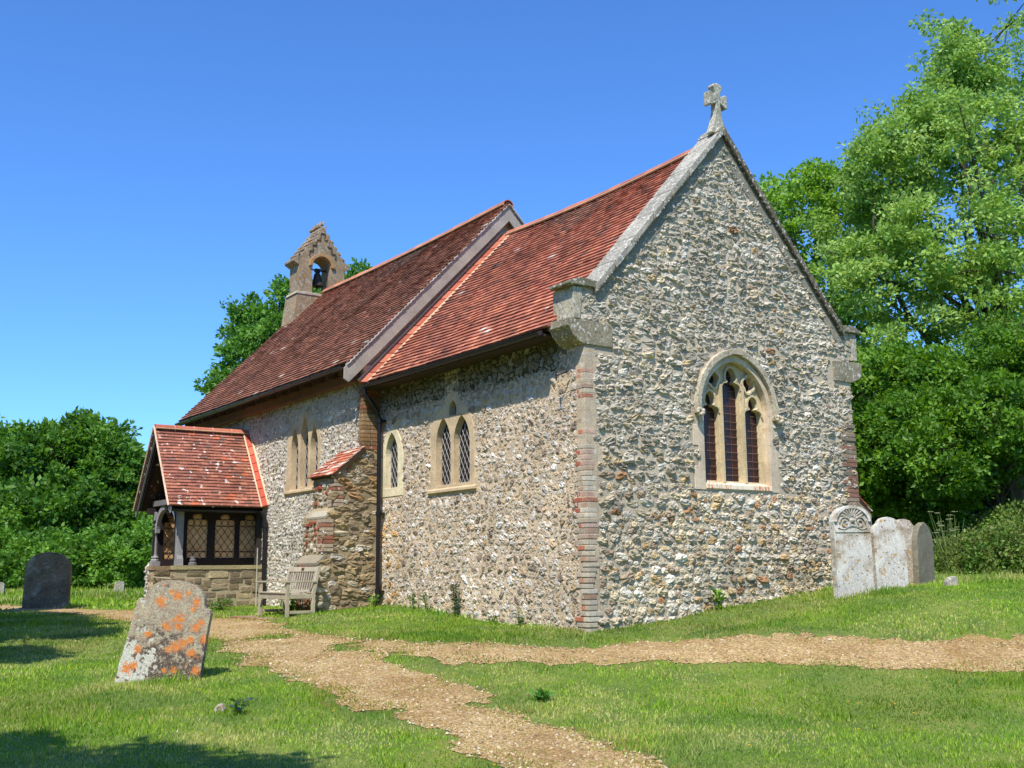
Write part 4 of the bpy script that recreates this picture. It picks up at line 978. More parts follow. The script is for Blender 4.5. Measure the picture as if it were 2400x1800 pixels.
# frame: plates, tie beam, arched braces, rafters
mb = MB()
mb.box((-11.40, -2.35, 2.14), (-11.18, YN, 2.28), WK); mb.box((-13.12, -2.35, 2.14), (-12.94, YN, 2.28), WK)
mb.box((-13.1, -2.24, 2.32), (-11.2, -2.10, 2.44), lin((120, 118, 120)))
for xs_, dr in ((-12.93, 1), (-11.40, -1)):
    arc_o = []; arc_i = []
    for a in range(0, 91, 10):
        arc_o.append((xs_ + dr * (.62 - .62 * math.cos(R(a))), 1.72 + .62 * math.sin(R(a)))); arc_i.append((xs_ + dr * (.62 - .52 * math.cos(R(a))), 1.72 + .50 * math.sin(R(a))))
    mb.prism(arc_o + arc_i[::-1], [], fs(-2.12), 0, .09, lin((150, 150, 152)))
for y in np.arange(-2.4, -.4, .4):
    for s in (1, -1): mb.prism([(PX + s * 1.12, 2.30), (PX, 3.86), (PX, 3.74), (PX + s * 1.05, 2.26)], [], fs(y), 0, .07, WK)
mb.build('roof_frame', M_OLDWOOD, porch, bevel=.004)
# glazed screens: east side and west side
def screen(x, ys, w, z0=1.13, zs=1.94, zt=2.10):
    fr = ((x, 0, 0), (0, 1, 0), (0, 0, 1), (1, 0, 0))
    hs = [trefoil(y, y + w, z0, zs, zt) for y in ys]
    mb = MB(); mb.prism(rect(-2.22, .985, YN - .01, 2.14), hs, fr, -.05, .05, WK); mb.build('window_screen', M_OLDWOOD, porch, bevel=.006)
    for y in ys:
        mg = MB(); mg.prism(rect(y - .01, z0 - .01, y + w + .01, zt + .01), [], fr, -.006, 0)
        # leading: diamonds with a row of roundels top and bottom
        m2 = lattice(fr, y, y + w, z0 + .16, zs - .10, .008, .16, .22, .005)
        for cz in (z0 + .08, zs - .03):
            for cy in (y + w * .18, y + w * .5, y + w * .82):
                pts = [(x + .008, cy + w * .15 * math.cos(t), cz + w * .15 * math.sin(t)) for t in np.linspace(0, 2 * math.pi, 13)]
                m2.tube(pts, .005, 4, cap=False)
        for zz in (z0 + .155, zs - .105, zs + .045, z0 + .005): m2.tube([(x + .008, y, zz), (x + .008, y + w, zz)], .006, 4)
        m2.tube([(x + .008, y + .0, zs + .03), (x + .008, y + w * .5, zt - .0)], .005, 4); m2.tube([(x + .008, y + w, zs + .03), (x + .008, y + w * .5, zt - .0)], .005, 4)
        off = mg.n
        for V_, c_ in zip(m2.v, m2.c): mg.v.append(V_); mg.c.append(np.tile(lin((60, 44, 36)), (len(V_), 1)))
        mg.f += [[i + off for i in f] for f in m2.f]; mg.m += [1] * len(m2.f); mg.n += m2.n
        mg.build('leaded_light', [M_PGLASS, M_LEADD], porch)
M_LEADD = m_attr('dark_lead', 40, .1, .5, .1, .002)
screen(-11.47, [-1.96, -1.34, -.84 + .06], .50 - .06 + .02)
screen(-13.0, [-2.0, -1.50, -1.0], .42)
# inner door and handrail
mb = MB(); mb.box((-12.75, YN - .05, .08), (-11.65, YN - .0, 2.05), lin((104, 62, 50)))
for x in np.arange(-12.7, -11.7, .18): mb.box((x, YN - .065, .1), (x + .165, YN - .05, 2.0), linn((112, 66, 54)) * rng.uniform(.8, 1.1))
mb.build('door', M_OLDWOOD, porch)
mb = MB(); mb.tube([(-12.9, -2.2, .74), (-11.42, -2.2, .70)], .014, 6, lin((190, 180, 150))); mb.build('gate_bar', M_OLDWOOD, porch)
mb = MB(); mb.tube([(W1 + .10, PY + .05, 2.17), (W1 + .10, -.45, 2.16)], .05, 8, BK); mb.build('gutter', M_METAL, porch)
# tiled cap of the corner buttress
L = math.hypot(.68, .56)
def pal_bc(u, b, n): return pick([(200, 120, 92), (176, 96, 74), (222, 196, 176), (190, 140, 116)], [3, 2, 2, 2], n)
tiles((-7.36, -1.0, 2.60), (1, 0, 0), (0, .66, .55), 1.07, .86, pal_bc, 'tiled_cap', but, M_TILEP, g=.1, wob=.015, seed=9, lift=.025)
tiles((-.95, 6.62, 1.80), (1, 0, 0), (0, -.62, .46), .78, .77, pal_bc, 'tiled_cap', but, M_TILEP, g=.1, wob=.01, seed=10, lift=.025)

# ------------------------------------------------------------------ bench
def bench():
    z0 = gz(-6.7, -1.65); bl = .0
    b = empty('garden_bench', (-6.72, -1.65, z0 - .02), R(0), label='weathered grey wooden garden bench with slatted back beside the church buttress', cat='bench')
    W = 1.24; D = .56; C = lin((190, 180, 158)); m = M_OLDWOOD
    def bx(name, a, c, par=b, col=C, M=None):
        mb = MB(); mb.box(a, c, linn(np.array((178, 168, 144))) * rng.uniform(.88, 1.08) if col is C else col, M); return mb.build(name, m, par, bevel=.005)
    h = W / 2
    for s in (-1, 1): bx('leg', (s * h - .03, -D / 2, 0), (s * h + .03, -D / 2 + .06, .60))
    tilt = R(12)
    for s in (-1, 1):
        mb = MB(); x0_ = s * h - .03; x1_ = s * h + .03; y = D / 2 - .07
        P = [(y, 0), (y + .06, 0), (y + .06, .40), (y + .16, .89), (y + .10, .89), (y, .42)]
        mb.prism(P, [], ((0, 0, 0), (0, 1, 0), (0, 0, 1), (1, 0, 0)), x0_, x1_, C); mb.build('leg', m, b, bevel=.005)
        bx('armrest', (s * h - .045, -D / 2 - .06, .60), (s * h + .045, D / 2 + .0, .632))
        bx('side_rail', (s * h - .02, -D / 2 + .06, .32), (s * h + .02, D / 2 - .07, .40)); bx('side_rail', (s * h - .02, -D / 2 + .06, .06), (s * h + .02, D / 2 - .07, .11))
    bx('front_rail', (-h + .03, -D / 2 + .005, .31), (h - .03, -D / 2 + .04, .41))
    mb = MB()
    for k in range(6):
        y = -D / 2 - .015 + k * .085; z = .415 - .028 * math.sin(k / 5 * math.pi)
        mb.box((-h + .0 if k else -h + .03, y, z), (h - .0 if k else h - .03, y + .07, z + .022), linn((184, 174, 150)) * rng.uniform(.88, 1.08))
    mb.build('seat', m, b, bevel=.004)
    M = Matrix.Translation((0, D / 2 - .055, .42)) @ Matrix.Rotation(-R(12), 4, 'X')
    mb = MB(); mb.box((-h + .03, -.005, .38), (h - .03, .035, .47), C, M); mb.box((-h + .03, -.005, .0), (h - .03, .035, .05), C, M)
    n = 11
    for k in range(n):
        x = -h + .07 + (W - .14) * (k + .5) / n; mb.box((x - .020, .004, .05), (x + .020, .022, .38), linn((180, 170, 152)) * rng.uniform(.85, 1.08), M)
    bk = mb.build('backrest', m, b, bevel=.003)
    mb = MB(); mb.box((-.05, -.012, .40), (.05, -.005, .45), lin((84, 62, 46)), M); mb.build('plaque', m, b)
    for s in (-1, 1):
        mb = MB(); mb.prism([(s * (h - .03), .31), (s * (h - .16), .31), (s * (h - .09), .28), (s * (h - .03), .16)], [], ((0, -D / 2 + .01, 0), (1, 0, 0), (0, 0, 1), (0, -1, 0)), -.03, 0, C); mb.build('bracket', m, b)
bench()
mb = MB()
for i in range(7): mb.box((-7.75 + i * .24, -2.32 + .02 * (i % 2), gz(-7, -2.3) - .06), (-7.75 + i * .24 + .22, -2.2, gz(-7, -2.3) + .035), linn((160, 120, 92)) * rng.uniform(.8, 1.1))
mb.box((-7.75, -2.2, gz(-7, -2.3) - .06), (-6.0, -1.35, gz(-7, -2.) + .015), lin((150, 130, 104)))
tag(mb.build('brick_paving', M_BRICK, bevel=.006), 'low slab of old bricks and paving under the garden bench', 'paving')

# ------------------------------------------------------------------ gravestones
def headstone(loc, rz, w, h, t, shape, mat, label, lean=0, back=0, col=(176, 172, 164), extra=None):
    e = empty('gravestone', loc, rz, label=label, cat='gravestone')
    hw = w / 2
    if shape == 'shoulder':   # rounded top with little shoulders
        p = [(-hw, -.25), (hw, -.25), (hw, h - .30), (hw - .02, h - .26), (hw - .07, h - .25)]
        p += [(hw * .78 * math.cos(R(a)) , h - .21 + .21 * math.sin(R(a)) ** .9) for a in range(0, 181, 12)]
        p += [(-hw + .07, h - .25), (-hw + .02, h - .26), (-hw, h - .30)]
    elif shape == 'round':
        p = [(-hw, -.25), (hw, -.25), (hw, h - hw * .75)] + [(hw * math.cos(R(a)), h - hw * .75 + hw * .75 * math.sin(R(a))) for a in range(10, 180, 10)] + [(-hw, h - hw * .75)]
    elif shape == 'ogee':
        p = [(-hw, -.25), (hw, -.25), (hw, h * .78), (hw * .92, h * .86), (hw * .72, h * .90)] + [(hw * .62 * math.cos(R(a)), h * .90 + h * .10 * math.sin(R(a))) for a in range(10, 180, 10)] + [(-hw * .72, h * .90), (-hw * .92, h * .86), (-hw, h * .78)]
    else:                     # pointed gothic
        p = lancet(-hw, hw, -.25, h - w * .62, h, 8)
    # roughen the outline slightly
    q = []
    for i in range(len(p)):
        a = np.array(p[i]); b = np.array(p[(i + 1) % len(p)]); L = np.linalg.norm(b - a); k = max(1, int(L / .06))
        for j in range(k): q.append(tuple(a + (b - a) * j / k + rng.normal(0, .0022, 2)))
    mb = MB(); mb.prism(q, [], ((0, 0, 0), (1, 0, 0), (0, 0, 1), (0, -1, 0)), -t / 2, t / 2, lin(col))
    s = mb.build('slab', mat, e, bevel=.012)
    if 'orange' in label:
        for v in s.data.vertices: v.co.x *= 1 + .12 * max(0, .8 - v.co.z)
    e.rotation_euler = (R(back), R(lean), rz)
    if extra: extra(e, w, h, t)
    return e
def m_lichen():
    m, nt, b, o = new_mat('lichen_covered_stone'); co = coords(nt)
    sx = nd(nt, 'ShaderNodeSeparateXYZ'); nt.links.new(co, sx.inputs[0])
    fine = noise(nt, co, 45, 5, .75); mid = noise(nt, co, 13, 5, .65)
    c = mixc(nt, ramp(nt, mid, [(.4, 0), (.6, 1)]).outputs[0], lin((164, 148, 128)), lin((186, 180, 150)))
    c = mixc(nt, ramp(nt, fine, [(.50, 0), (.62, .8)]).outputs[0], c, lin((134, 118, 110)))
    hz = nd(nt, 'ShaderNodeMapRange'); nt.links.new(sx.outputs[2], hz.inputs[0]); hz.inputs[1].default_value = .75; hz.inputs[2].default_value = .15; hz.inputs[3].default_value = 0; hz.inputs[4].default_value = .22
    # dark crust in the lower half
    ad = nd(nt, 'ShaderNodeMath', operation='ADD'); nt.links.new(noise(nt, co, 11, 6, .75), ad.inputs[0]); nt.links.new(hz.outputs[0], ad.inputs[1])
    c = mixc(nt, ramp(nt, ad.outputs[0], [(.60, 0), (.66, .95)]).outputs[0], c, lin((74, 64, 56)))
    # whitish crust bottom left
    hx = nd(nt, 'ShaderNodeMapRange'); nt.links.new(sx.outputs[0], hx.inputs[0]); hx.inputs[1].default_value = .1; hx.inputs[2].default_value = -.4; hx.inputs[3].default_value = -.1; hx.inputs[4].default_value = .1
    a2 = nd(nt, 'ShaderNodeMath', operation='ADD'); nt.links.new(noise(nt, co, 12, 4, .6), a2.inputs[0]); nt.links.new(hz.outputs[0], a2.inputs[1])
    a3 = nd(nt, 'ShaderNodeMath', operation='ADD'); nt.links.new(a2.outputs[0], a3.inputs[0]); nt.links.new(hx.outputs[0], a3.inputs[1])
    c = mixc(nt, ramp(nt, a3.outputs[0], [(.70, 0), (.73, 1)]).outputs[0], c, lin((206, 208, 196)))
    gr = noise(nt, co, 95, 4, .8)
    c = mixc(nt, ramp(nt, gr, [(.52, 0), (.58, .8)]).outputs[0], c, lin((104, 88, 74)))
    c = mixc(nt, ramp(nt, noise(nt, co, 70, 3, .7), [(.60, 0), (.66, .8)]).outputs[0], c, lin((214, 208, 190)))
    # orange lichen: round rosettes and ragged patches
    of = noise(nt, co, 42, 5, .75)
    tot = None
    for (x, z, r) in ((.02, .97, .055), (.24, .93, .045), (.22, .85, .035), (-.16, .88, .06), (.10, .73, .05), (.10, .64, .045), (-.03, .62, .05), (.04, .70, .025), (.12, .42, .06), (.20, .47, .05), (.27, .52, .04), (.05, .38, .04), (.31, .38, .05), (-.22, .50, .045), (-.30, .32, .045), (-.37, .10, .06), (-.30, .14, .05), (.30, .66, .05), (.35, .72, .04), (.13, 1.02, .03), (-.06, 1.0, .03), (.38, .95, .04), (.40, .20, .05), (.42, .55, .05), (.16, .16, .04), (.05, .14, .03)):
        v = nd(nt, 'ShaderNodeVectorMath', operation='DISTANCE'); cb = nd(nt, 'ShaderNodeCombineXYZ'); nt.links.new(sx.outputs[0], cb.inputs[0]); nt.links.new(sx.outputs[2], cb.inputs[2])
        nt.links.new(cb.outputs[0], v.inputs[0]); v.inputs[1].default_value = (x, 0, z)
        mr = nd(nt, 'ShaderNodeMapRange'); nt.links.new(v.outputs['Value'], mr.inputs[0]); mr.inputs[1].default_value = r * 1.8; mr.inputs[2].default_value = 0; mr.inputs[3].default_value = 0; mr.inputs[4].default_value = 1
        if tot is None: tot = mr.outputs[0]
        else:
            mm = nd(nt, 'ShaderNodeMath', operation='MAXIMUM'); nt.links.new(tot, mm.inputs[0]); nt.links.new(mr.outputs[0], mm.inputs[1]); tot = mm.outputs[0]
    s1 = nd(nt, 'ShaderNodeMath', operation='MULTIPLY_ADD'); nt.links.new(of, s1.inputs[0]); s1.inputs[1].default_value = 3.0; nt.links.new(tot, s1.inputs[2])
    f = ramp(nt, s1.outputs[0], [(.5, 0), (1, 1)])
    f.color_ramp.elements[0].position = 1.0; f.color_ramp.elements[1].position = 1.0
    mr = nd(nt, 'ShaderNodeMapRange'); nt.links.new(s1.outputs[0], mr.inputs[0]); mr.inputs[1].default_value = 1.90; mr.inputs[2].default_value = 2.12
    oc = ramp(nt, noise(nt, co, 26, 5, .8), [(.32, lin((150, 92, 62))), (.45, lin((206, 122, 62))), (.58, lin((210, 130, 50))), (.70, lin((232, 196, 150)))])
    c = mixc(nt, mr.outputs[0], c, oc.outputs[0])
    n9 = noise(nt, co, 14, 6, .8)
    c = mixc(nt, ramp(nt, n9, [(.58, 0), (.66, .75)]).outputs[0], c, lin((198, 122, 78)))
    nt.links.new(c, b.inputs['Base Color']); b.inputs['Roughness'].default_value = .92
    bump(nt, b, fine, .8, .012); return m
RZ = .9639
headstone((-.43, -5.87, gz(-.43, -5.87) - .02), .94, .86, 1.14, .10, 'shoulder', m_lichen(), 'leaning gravestone covered in orange and white lichen in the left foreground', lean=10, back=-2)
m_dark = m_attr('shaded_headstone', 20, .35, .92, .6, .008, 3, .4, .15, spots=[(3.5, .56, (176, 168, 150), .12), (14, .60, (96, 84, 64), .1)])
headstone((-16.5, -3.68, gz(-16.5, -3.7)), .98, 1.10, 1.36, .12, 'round', m_dark, 'dark broad gravestone standing in tree shade at the far left', lean=1, col=(140, 122, 98))
# right group
def carved(e, w, h, t):
    mb = MB(); hw = w / 2
    arc_o = [(hw * 1.0 * math.cos(R(a)), h - hw * .75 + hw * .75 * math.sin(R(a))) for a in range(0, 181, 10)]; arc_i = [(hw * .86 * math.cos(R(a)), h - hw * .75 + hw * .62 * math.sin(R(a))) for a in range(0, 181, 10)]
    mb.prism(arc_o + arc_i[::-1], [], ((0, 0, 0), (1, 0, 0), (0, 0, 1), (0, -1, 0)), 0, t / 2 + .03, lin((232, 230, 224)))
    for k in range(9):      # rays of a shell
        a = R(20 + k * 17.5); c = np.array((0, h - hw * .62)); d = np.array((math.cos(a), math.sin(a) * .85))
        p0 = c + d * .05; p1 = c + d * hw * .62
        mb.tube([(p0[0], -t / 2 - .006, p0[1]), (p1[0], -t / 2 - .012, p1[1])], [.008, .02], 6, lin((190, 186, 176)))
    for s in (-1, 1):
        pts = [(s * (hw * .38 + .11 * (1 - q / 26) * math.cos(q * .5)), -t / 2 - .012, h - hw * .80 + .10 * (1 - q / 26) * math.sin(q * .5)) for q in range(22)]
        mb.tube(pts, .014, 5, lin((186, 180, 168)))
        pts = [(s * (hw * .78 - q * .05), -t / 2 - .01, h - hw * 1.02 - .03 * math.sin(q * .9)) for q in range(9)]
        mb.tube(pts, .014, 5, lin((180, 176, 166)))
    mb.lathe([(.001, -.03), (.045, -.01), (.05, .01), (.03, .03), (.001, .035)], (0, -t / 2, h - hw * .72), 10, lin((170, 166, 156)))
    mb.prism([(-hw * .95, h * .70), (hw * .95, h * .70), (hw * .95, h * .72), (.1, h * .745), (-.1, h * .745), (-hw * .95, h * .72)], [], ((0, 0, 0), (1, 0, 0), (0, 0, 1), (0, -1, 0)), 0, t / 2 + .012, lin((206, 202, 190)))
    mb.build('carving', M_GRAVE, e)
GP = M_GRAVE
def onray(u, depth):
    F = (-.8213, .5705); Rr = (.5705, .8213); lat = (u - 1200) / 2572. * depth / 1.
    d = depth / math.cos(.1674) * 1.0
    return 12.318 + F[0] * d * .9860 + Rr[0] * lat, -9.839 + F[1] * d * .9860 + Rr[1] * lat
def g_at(u, depth):
    x, y = onray(u, depth); return (x, y, gz(x, y))
x1 = g_at(1983, 17.2); headstone(x1, 1.28, .66, 1.37, .12, 'round', GP, 'tall pale gravestone with carved shell top against the church corner', lean=-.5, extra=carved, col=(212, 208, 200))
x2 = g_at(2069, 17.6); headstone(x2, 1.22, .56, 1.12, .11, 'ogee', GP, 'pale speckled gravestone with stepped round top, second from the church', lean=-1, col=(214, 210, 202))
x3 = g_at(2104, 18.9); headstone(x3, 1.22, .52, 1.08, .1, 'ogee', GP, 'brownish gravestone half hidden behind a pale speckled one', lean=0, col=(184, 170, 150))
x4 = g_at(2146, 18.4); headstone(x4, 1.75, .58, 1.02, .10, 'gothic', m_attr('dark_headstone', 22, .3, .92, .5, .006, 3, .3, .15, spots=[(12, .66, (160, 150, 120), .05)]), 'dark grey pointed gravestone, last of the row beside the hedge', lean=2, col=(134, 128, 110))
x5 = g_at(2206, 17.6)
mb = MB(); mb.prism([(-.09, -.1), (.09, -.1), (.10, .10), (.05, .16), (-.04, .13), (-.1, .06)], [], ((0, 0, 0), (1, 0, 0), (0, 0, 1), (0, -1, 0)), -.06, .06, lin((168, 164, 152)))
o = mb.build('footstone', M_GRAVE, bevel=.015); o.location = x5; o.rotation_euler = (0, .1, 1.2); tag(o, 'small broken grey footstone stub in the grass right of the gravestones', 'footstone')
mb = MB(); mb.prism([(-.06, -.05), (.07, -.05), (.08, .05), (.02, .12), (-.05, .09), (-.08, .02)], [], ((0, 0, 0), (1, 0, 0), (0, 0, 1), (0, -1, 0)), -.05, .05, lin((176, 160, 140)))
o = mb.build('field_stone', M_GRAVE, bevel=.015); o.scale = (.7, .7, .7); o.location = (1.75, -5.95, gz(1.75, -5.95)); o.rotation_euler = (.2, .2, .9); tag(o, 'small flint poking from a grass tuft in the left foreground', 'stone')
for (u, d, h, lab) in ((290, 37, .42, 'tiny grey gravestone far off beside the hedge left of the porch'), (14, 37, .45, 'tiny pale gravestone far off in long grass at the left')):
    p = g_at(u, d); headstone(p, 1.0, .32, h, .1, 'round', GP, lab, col=(146, 148, 132))

# ------------------------------------------------------------------ foliage
def leafmesh(P, D, S, C, width=.55, up=None):
    """diamond leaves at P, pointing along D (unit), length S"""
    n = len(P); rnd = rng.normal(0, 1, (n, 3)); B = np.cross(D, rnd); B /= np.linalg.norm(B, axis=1)[:, None] + 1e-9
    S = S[:, None]; N = np.cross(D, B)
    V = np.stack([P, P + D * S * .5 + B * S * width * .5, P + D * S + N * S * .08, P + D * S * .5 - B * S * width * .5], 1).reshape(-1, 3)
    F = (np.array([[0, 1, 2, 3]])[None] + (np.arange(n) * 4)[:, None, None]).reshape(-1, 4)
    return V, F, np.repeat(C, 4, 0)
def unit(n):
    d = rng.normal(0, 1, (n, 3)); return d / np.linalg.norm(d, axis=1)[:, None]
def tree(name, base, label, cat, blobs, nclump, nleaf, csize, lsize, pal, trunk_h, trunk_r, group=None, droop=0., limb=18, flat=.7, shell=.55, barkname='trunk', wind=(0, 0, 0), gapth=.22):
    """blobs: list of (x,y,z,rx,ry,rz) relative to base, making up the crown"""
    base = np.array(base, float); root = empty(name, tuple(base), label=label, cat=cat, group=group)
    B = np.array(blobs, float); vol = B[:, 3] * B[:, 4] * B[:, 5]; vol = vol ** (2 / 3.); vol /= vol.sum()
    k = rng.choice(len(B), nclump, p=vol); d = unit(nclump); r = (shell + (1 - shell) * rng.random(nclump)) ** .8
    r = r * rng.uniform(.85, 1.12, nclump)
    cen = B[k, :3] + d * r[:, None] * B[k, 3:6]
    # drop clumps deep inside other blobs and thin irregularly -> gaps
    inside = np.zeros(nclump, bool)
    for b in B: inside |= (((cen - b[:3]) / b[3:6]) ** 2).sum(1) < (shell * .8) ** 2
    gap = vnoise(cen[:, 0] + cen[:, 2] * .7, cen[:, 1] - cen[:, 2] * .6, 51, .55)
    keepm = ~(inside & (rng.random(nclump) < .5)) & (gap > gapth)
    cen = cen[keepm]; d = d[keepm]; nc = len(cen)
    cs = csize * rng.uniform(.55, 1.35, nc)
    idx = np.repeat(np.arange(nc), nleaf); n = len(idx)
    off = unit(n) * (rng.random(n) ** .45)[:, None]; off[:, 2] *= flat
    P = cen[idx] + off * cs[idx][:, None]
    D = unit(n) * .8 + off * .7 + d[idx] * .3 + np.array((0, 0, -droop)) + np.array(wind); D /= np.linalg.norm(D, axis=1)[:, None]
    S = lsize * rng.uniform(.6, 1.3, n)
    pc = linn(pal); cc = pc[rng.integers(0, len(pc), nc)][idx]; cl = pc[rng.integers(0, len(pc), n)]
    C = (cc * .6 + cl * .4) * rng.uniform(.75, 1.2, (n, 1))
    V, F, Cc = leafmesh(P, D, S, C)
    build('crown', V, [F], M_LEAF, root, Cc)
    mb = MB(); top = np.array((0, 0, trunk_h)); lean = rng.normal(0, .04, 2)
    tp = [(lean[0] * z * .3 * math.sin(z), lean[1] * z, z - .3) for z in np.linspace(0, trunk_h + .3, 7)]
    mb.tube(tp, [trunk_r * (1.25 - .7 * i / 6) for i in range(7)], 9)
    sel = rng.permutation(nc)[:limb]
    for i in sel:
        c = cen[i]; z0 = min(trunk_h * rng.uniform(.45, 1.), max(.4, c[2] * .8)); s = np.array((lean[0] * z0 * .3, lean[1] * z0, z0 - .2))
        md = s * .45 + c * .55 + rng.normal(0, .12, 3) * np.linalg.norm(c - s); md[2] = s[2] * .5 + c[2] * .5 + .05 * np.linalg.norm(c - s)
        rr = trunk_r * rng.uniform(.22, .45)
        pts = [tuple(s * (1 - t) ** 2 + 2 * md * t * (1 - t) + c * t * t) for t in np.linspace(0, 1, 7)]
        mb.tube(pts, [rr * (1 - .85 * t) for t in np.linspace(0, 1, 7)], 6)
    # small twigs out to the nearest clumps
    for i in rng.permutation(nc)[:limb * 5]:
        j = sel[np.argmin(((cen[sel] - cen[i]) ** 2).sum(1))]
        a = cen[j] * .8 + np.array((0, 0, cen[j][2])) * .2; a[2] -= .2
        md = (a + cen[i]) / 2 + rng.normal(0, .08, 3); mb.tube([tuple(a), tuple(md), tuple(cen[i])], [trunk_r * .10, trunk_r * .06, trunk_r * .025], 4, cap=False)
    mb.build(barkname, M_BARK, root)
    return root
G_DARK = [(58, 92, 34), (70, 108, 38), (48, 80, 32), (84, 120, 44)]
G_MID = [(78, 118, 40), (96, 138, 48), (66, 104, 38), (112, 150, 58)]
G_BRIGHT = [(108, 154, 46), (128, 174, 58), (84, 130, 38), (146, 188, 70)]
G_ASH = [(132, 168, 74), (150, 184, 88), (112, 150, 62), (172, 200, 112)]

def at(u, depth, dz=0):
    x, y = onray(u, depth); return (x, y, gz(x, y) + dz)
def zat(v, depth): return .84 + (1335 - v) / 2572. * depth      # height above datum seen at image row v
def blob(u, v, depth, rw, rh, base, bdep, dd=None):
    x, y = onray(u, depth); return (x - base[0], y - base[1], zat(v, depth) - base[2], rw, dd or rw, rh)

# --- big pale ash-like tree on the right
b = at(2400, 33)
tree('ash_tree', b, 'tall pale green feathery tree rising out of the top right corner', 'tree',
     [blob(2300, 190, 33, 1.3, 1.1, b, 33), blob(2390, 40, 32, 1.5, 1.5, b, 33), blob(2200, 260, 32, 1.5, 1.0, b, 33), blob(2130, 480, 32, 1.6, 1.3, b, 33), blob(2385, 90, 32, 1.0, .9, b, 33), blob(2120, 400, 32, 1.5, 1.1, b, 33), blob(2010, 520, 32, 1.1, .9, b, 33), blob(2110, 300, 31.5, .9, .5, b, 33), blob(2400, 250, 32, 1.6, 1.3, b, 33), blob(2350, 110, 33, 1.3, 1.2, b, 33), blob(2440, 20, 33, 2.6, 2.4, b, 33), blob(2330, 330, 32, 3.0, 1.7, b, 33), blob(2160, 320, 31.5, 1.7, 1.1, b, 33), blob(2250, 560, 31, 2.7, 1.6, b, 33), blob(2100, 640, 31, 1.9, 1.5, b, 33), blob(2370, 720, 31, 2.6, 1.8, b, 33), blob(2200, 860, 31, 2.6, 1.6, b, 33), blob(2060, 880, 31, 1.5, 1.2, b, 33), blob(2390, 950, 31, 2.4, 1.6, b, 33), blob(2500, 400, 33, 2.5, 3, b, 33)],
     1050, 100, .52, .16, G_ASH, 8.5, .32, droop=.15, limb=34, flat=.55, shell=.45, wind=(.25, .3, .05))
# --- mid green tree behind the gable
b = at(1960, 35)
tree('field_maple_tree', b, 'bushy mid green tree directly behind the right slope of the gable', 'tree',
     [blob(1880, 500, 35, 1.7, 1.5, b, 35), blob(1840, 430, 35, .7, .5, b, 35), blob(1965, 400, 35, .9, .5, b, 35), blob(1990, 440, 35, 1.8, 1.4, b, 35), blob(1830, 640, 35, 1.2, 1.5, b, 35), blob(1960, 720, 35, 2.2, 1.8, b, 35), blob(2090, 560, 35.5, 1.6, 1.6, b, 35), blob(2020, 930, 35, 2.4, 1.8, b, 35), blob(1870, 860, 35, 1.8, 2.0, b, 35), blob(2040, 1130, 34, 2.3, 1.6, b, 35)],
     430, 85, .46, .18, [(122, 164, 58), (140, 180, 70), (104, 148, 50), (156, 192, 86)], 8, .24, droop=.1, limb=30, flat=.6, shell=.45)
# --- dark bright-leaved lower trees at right
b = at(2330, 25)
tree('hazel_tree', b, 'low spreading bright green tree with a dark hollow beneath, at the right edge', 'tree',
     [blob(2330, 1000, 25, 2.0, 1.1, b, 25), blob(2210, 1090, 24.5, 1.2, .9, b, 25), blob(2420, 1080, 25, 1.6, 1.2, b, 25), blob(2270, 900, 26, 1.6, .9, b, 25), blob(2150, 1010, 25.5, 1.1, .9, b, 25), blob(2440, 880, 26, 1.8, 1.2, b, 25)],
     620, 95, .34, .125, [(92, 138, 42), (110, 156, 50), (72, 114, 36), (130, 172, 62), (84, 126, 46)], 3.0, .14, limb=24, flat=.65, shell=.5)
b = at(2110, 27)
tree('hazel_tree', b, 'low bright green tree between the church corner and the dark hollow', 'tree',
     [blob(2090, 1010, 27, 1.3, 1.2, b, 27), blob(2050, 1130, 26.5, 1.0, .9, b, 27), blob(2170, 1180, 26, .9, .7, b, 27), blob(2020, 920, 27, .9, 1.0, b, 27), blob(2140, 900, 27.5, 1.2, 1.0, b, 27)],
     380, 80, .34, .15, [(92, 138, 40), (108, 152, 48), (78, 122, 38), (124, 164, 58)], 3.2, .12, limb=20, flat=.65, shell=.5)
# deep shade trees further back on the right
for (u, d, lab) in ((2120, 46, 'dark green tree deep in the wood behind the hazels, nearer the church'), (2330, 44, 'dark green tree deep in the wood at the right edge')):
    b = at(u, d); tree('wood_tree', b, lab, 'tree', [(0, 0, 4.5, 3.6, 3.0, 4.2), (2, 1.5, 3, 3, 3, 3), (-2, -1.5, 2.6, 3, 3, 2.6)], 420, 60, .8, .34, G_DARK, 6, .25, limb=14, shell=.3)
# --- tree behind the nave
b = at(640, 40)
tree('oak_tree', b, 'leafy tree showing behind the bellcote and west end of the nave roof', 'tree',
     [blob(640, 790, 40, 1.9, 1.4, b, 40), blob(560, 850, 39, 1.1, .9, b, 40), blob(515, 895, 39, .7, .5, b, 40), blob(590, 740, 40, .9, .8, b, 40), blob(700, 720, 40, 1.3, 1.3, b, 40), blob(835, 660, 41, 1.0, .9, b, 40), blob(850, 700, 41, 1.1, .9, b, 40), blob(760, 760, 40, 1.6, 1.5, b, 40), blob(650, 960, 40, 2.6, 1.8, b, 40), blob(960, 640, 42, .55, .5, b, 40)],
     560, 80, .42, .2, [(88, 136, 52), (104, 154, 62), (74, 120, 46), (122, 166, 76)], 8, .3, limb=26, flat=.7, shell=.4)
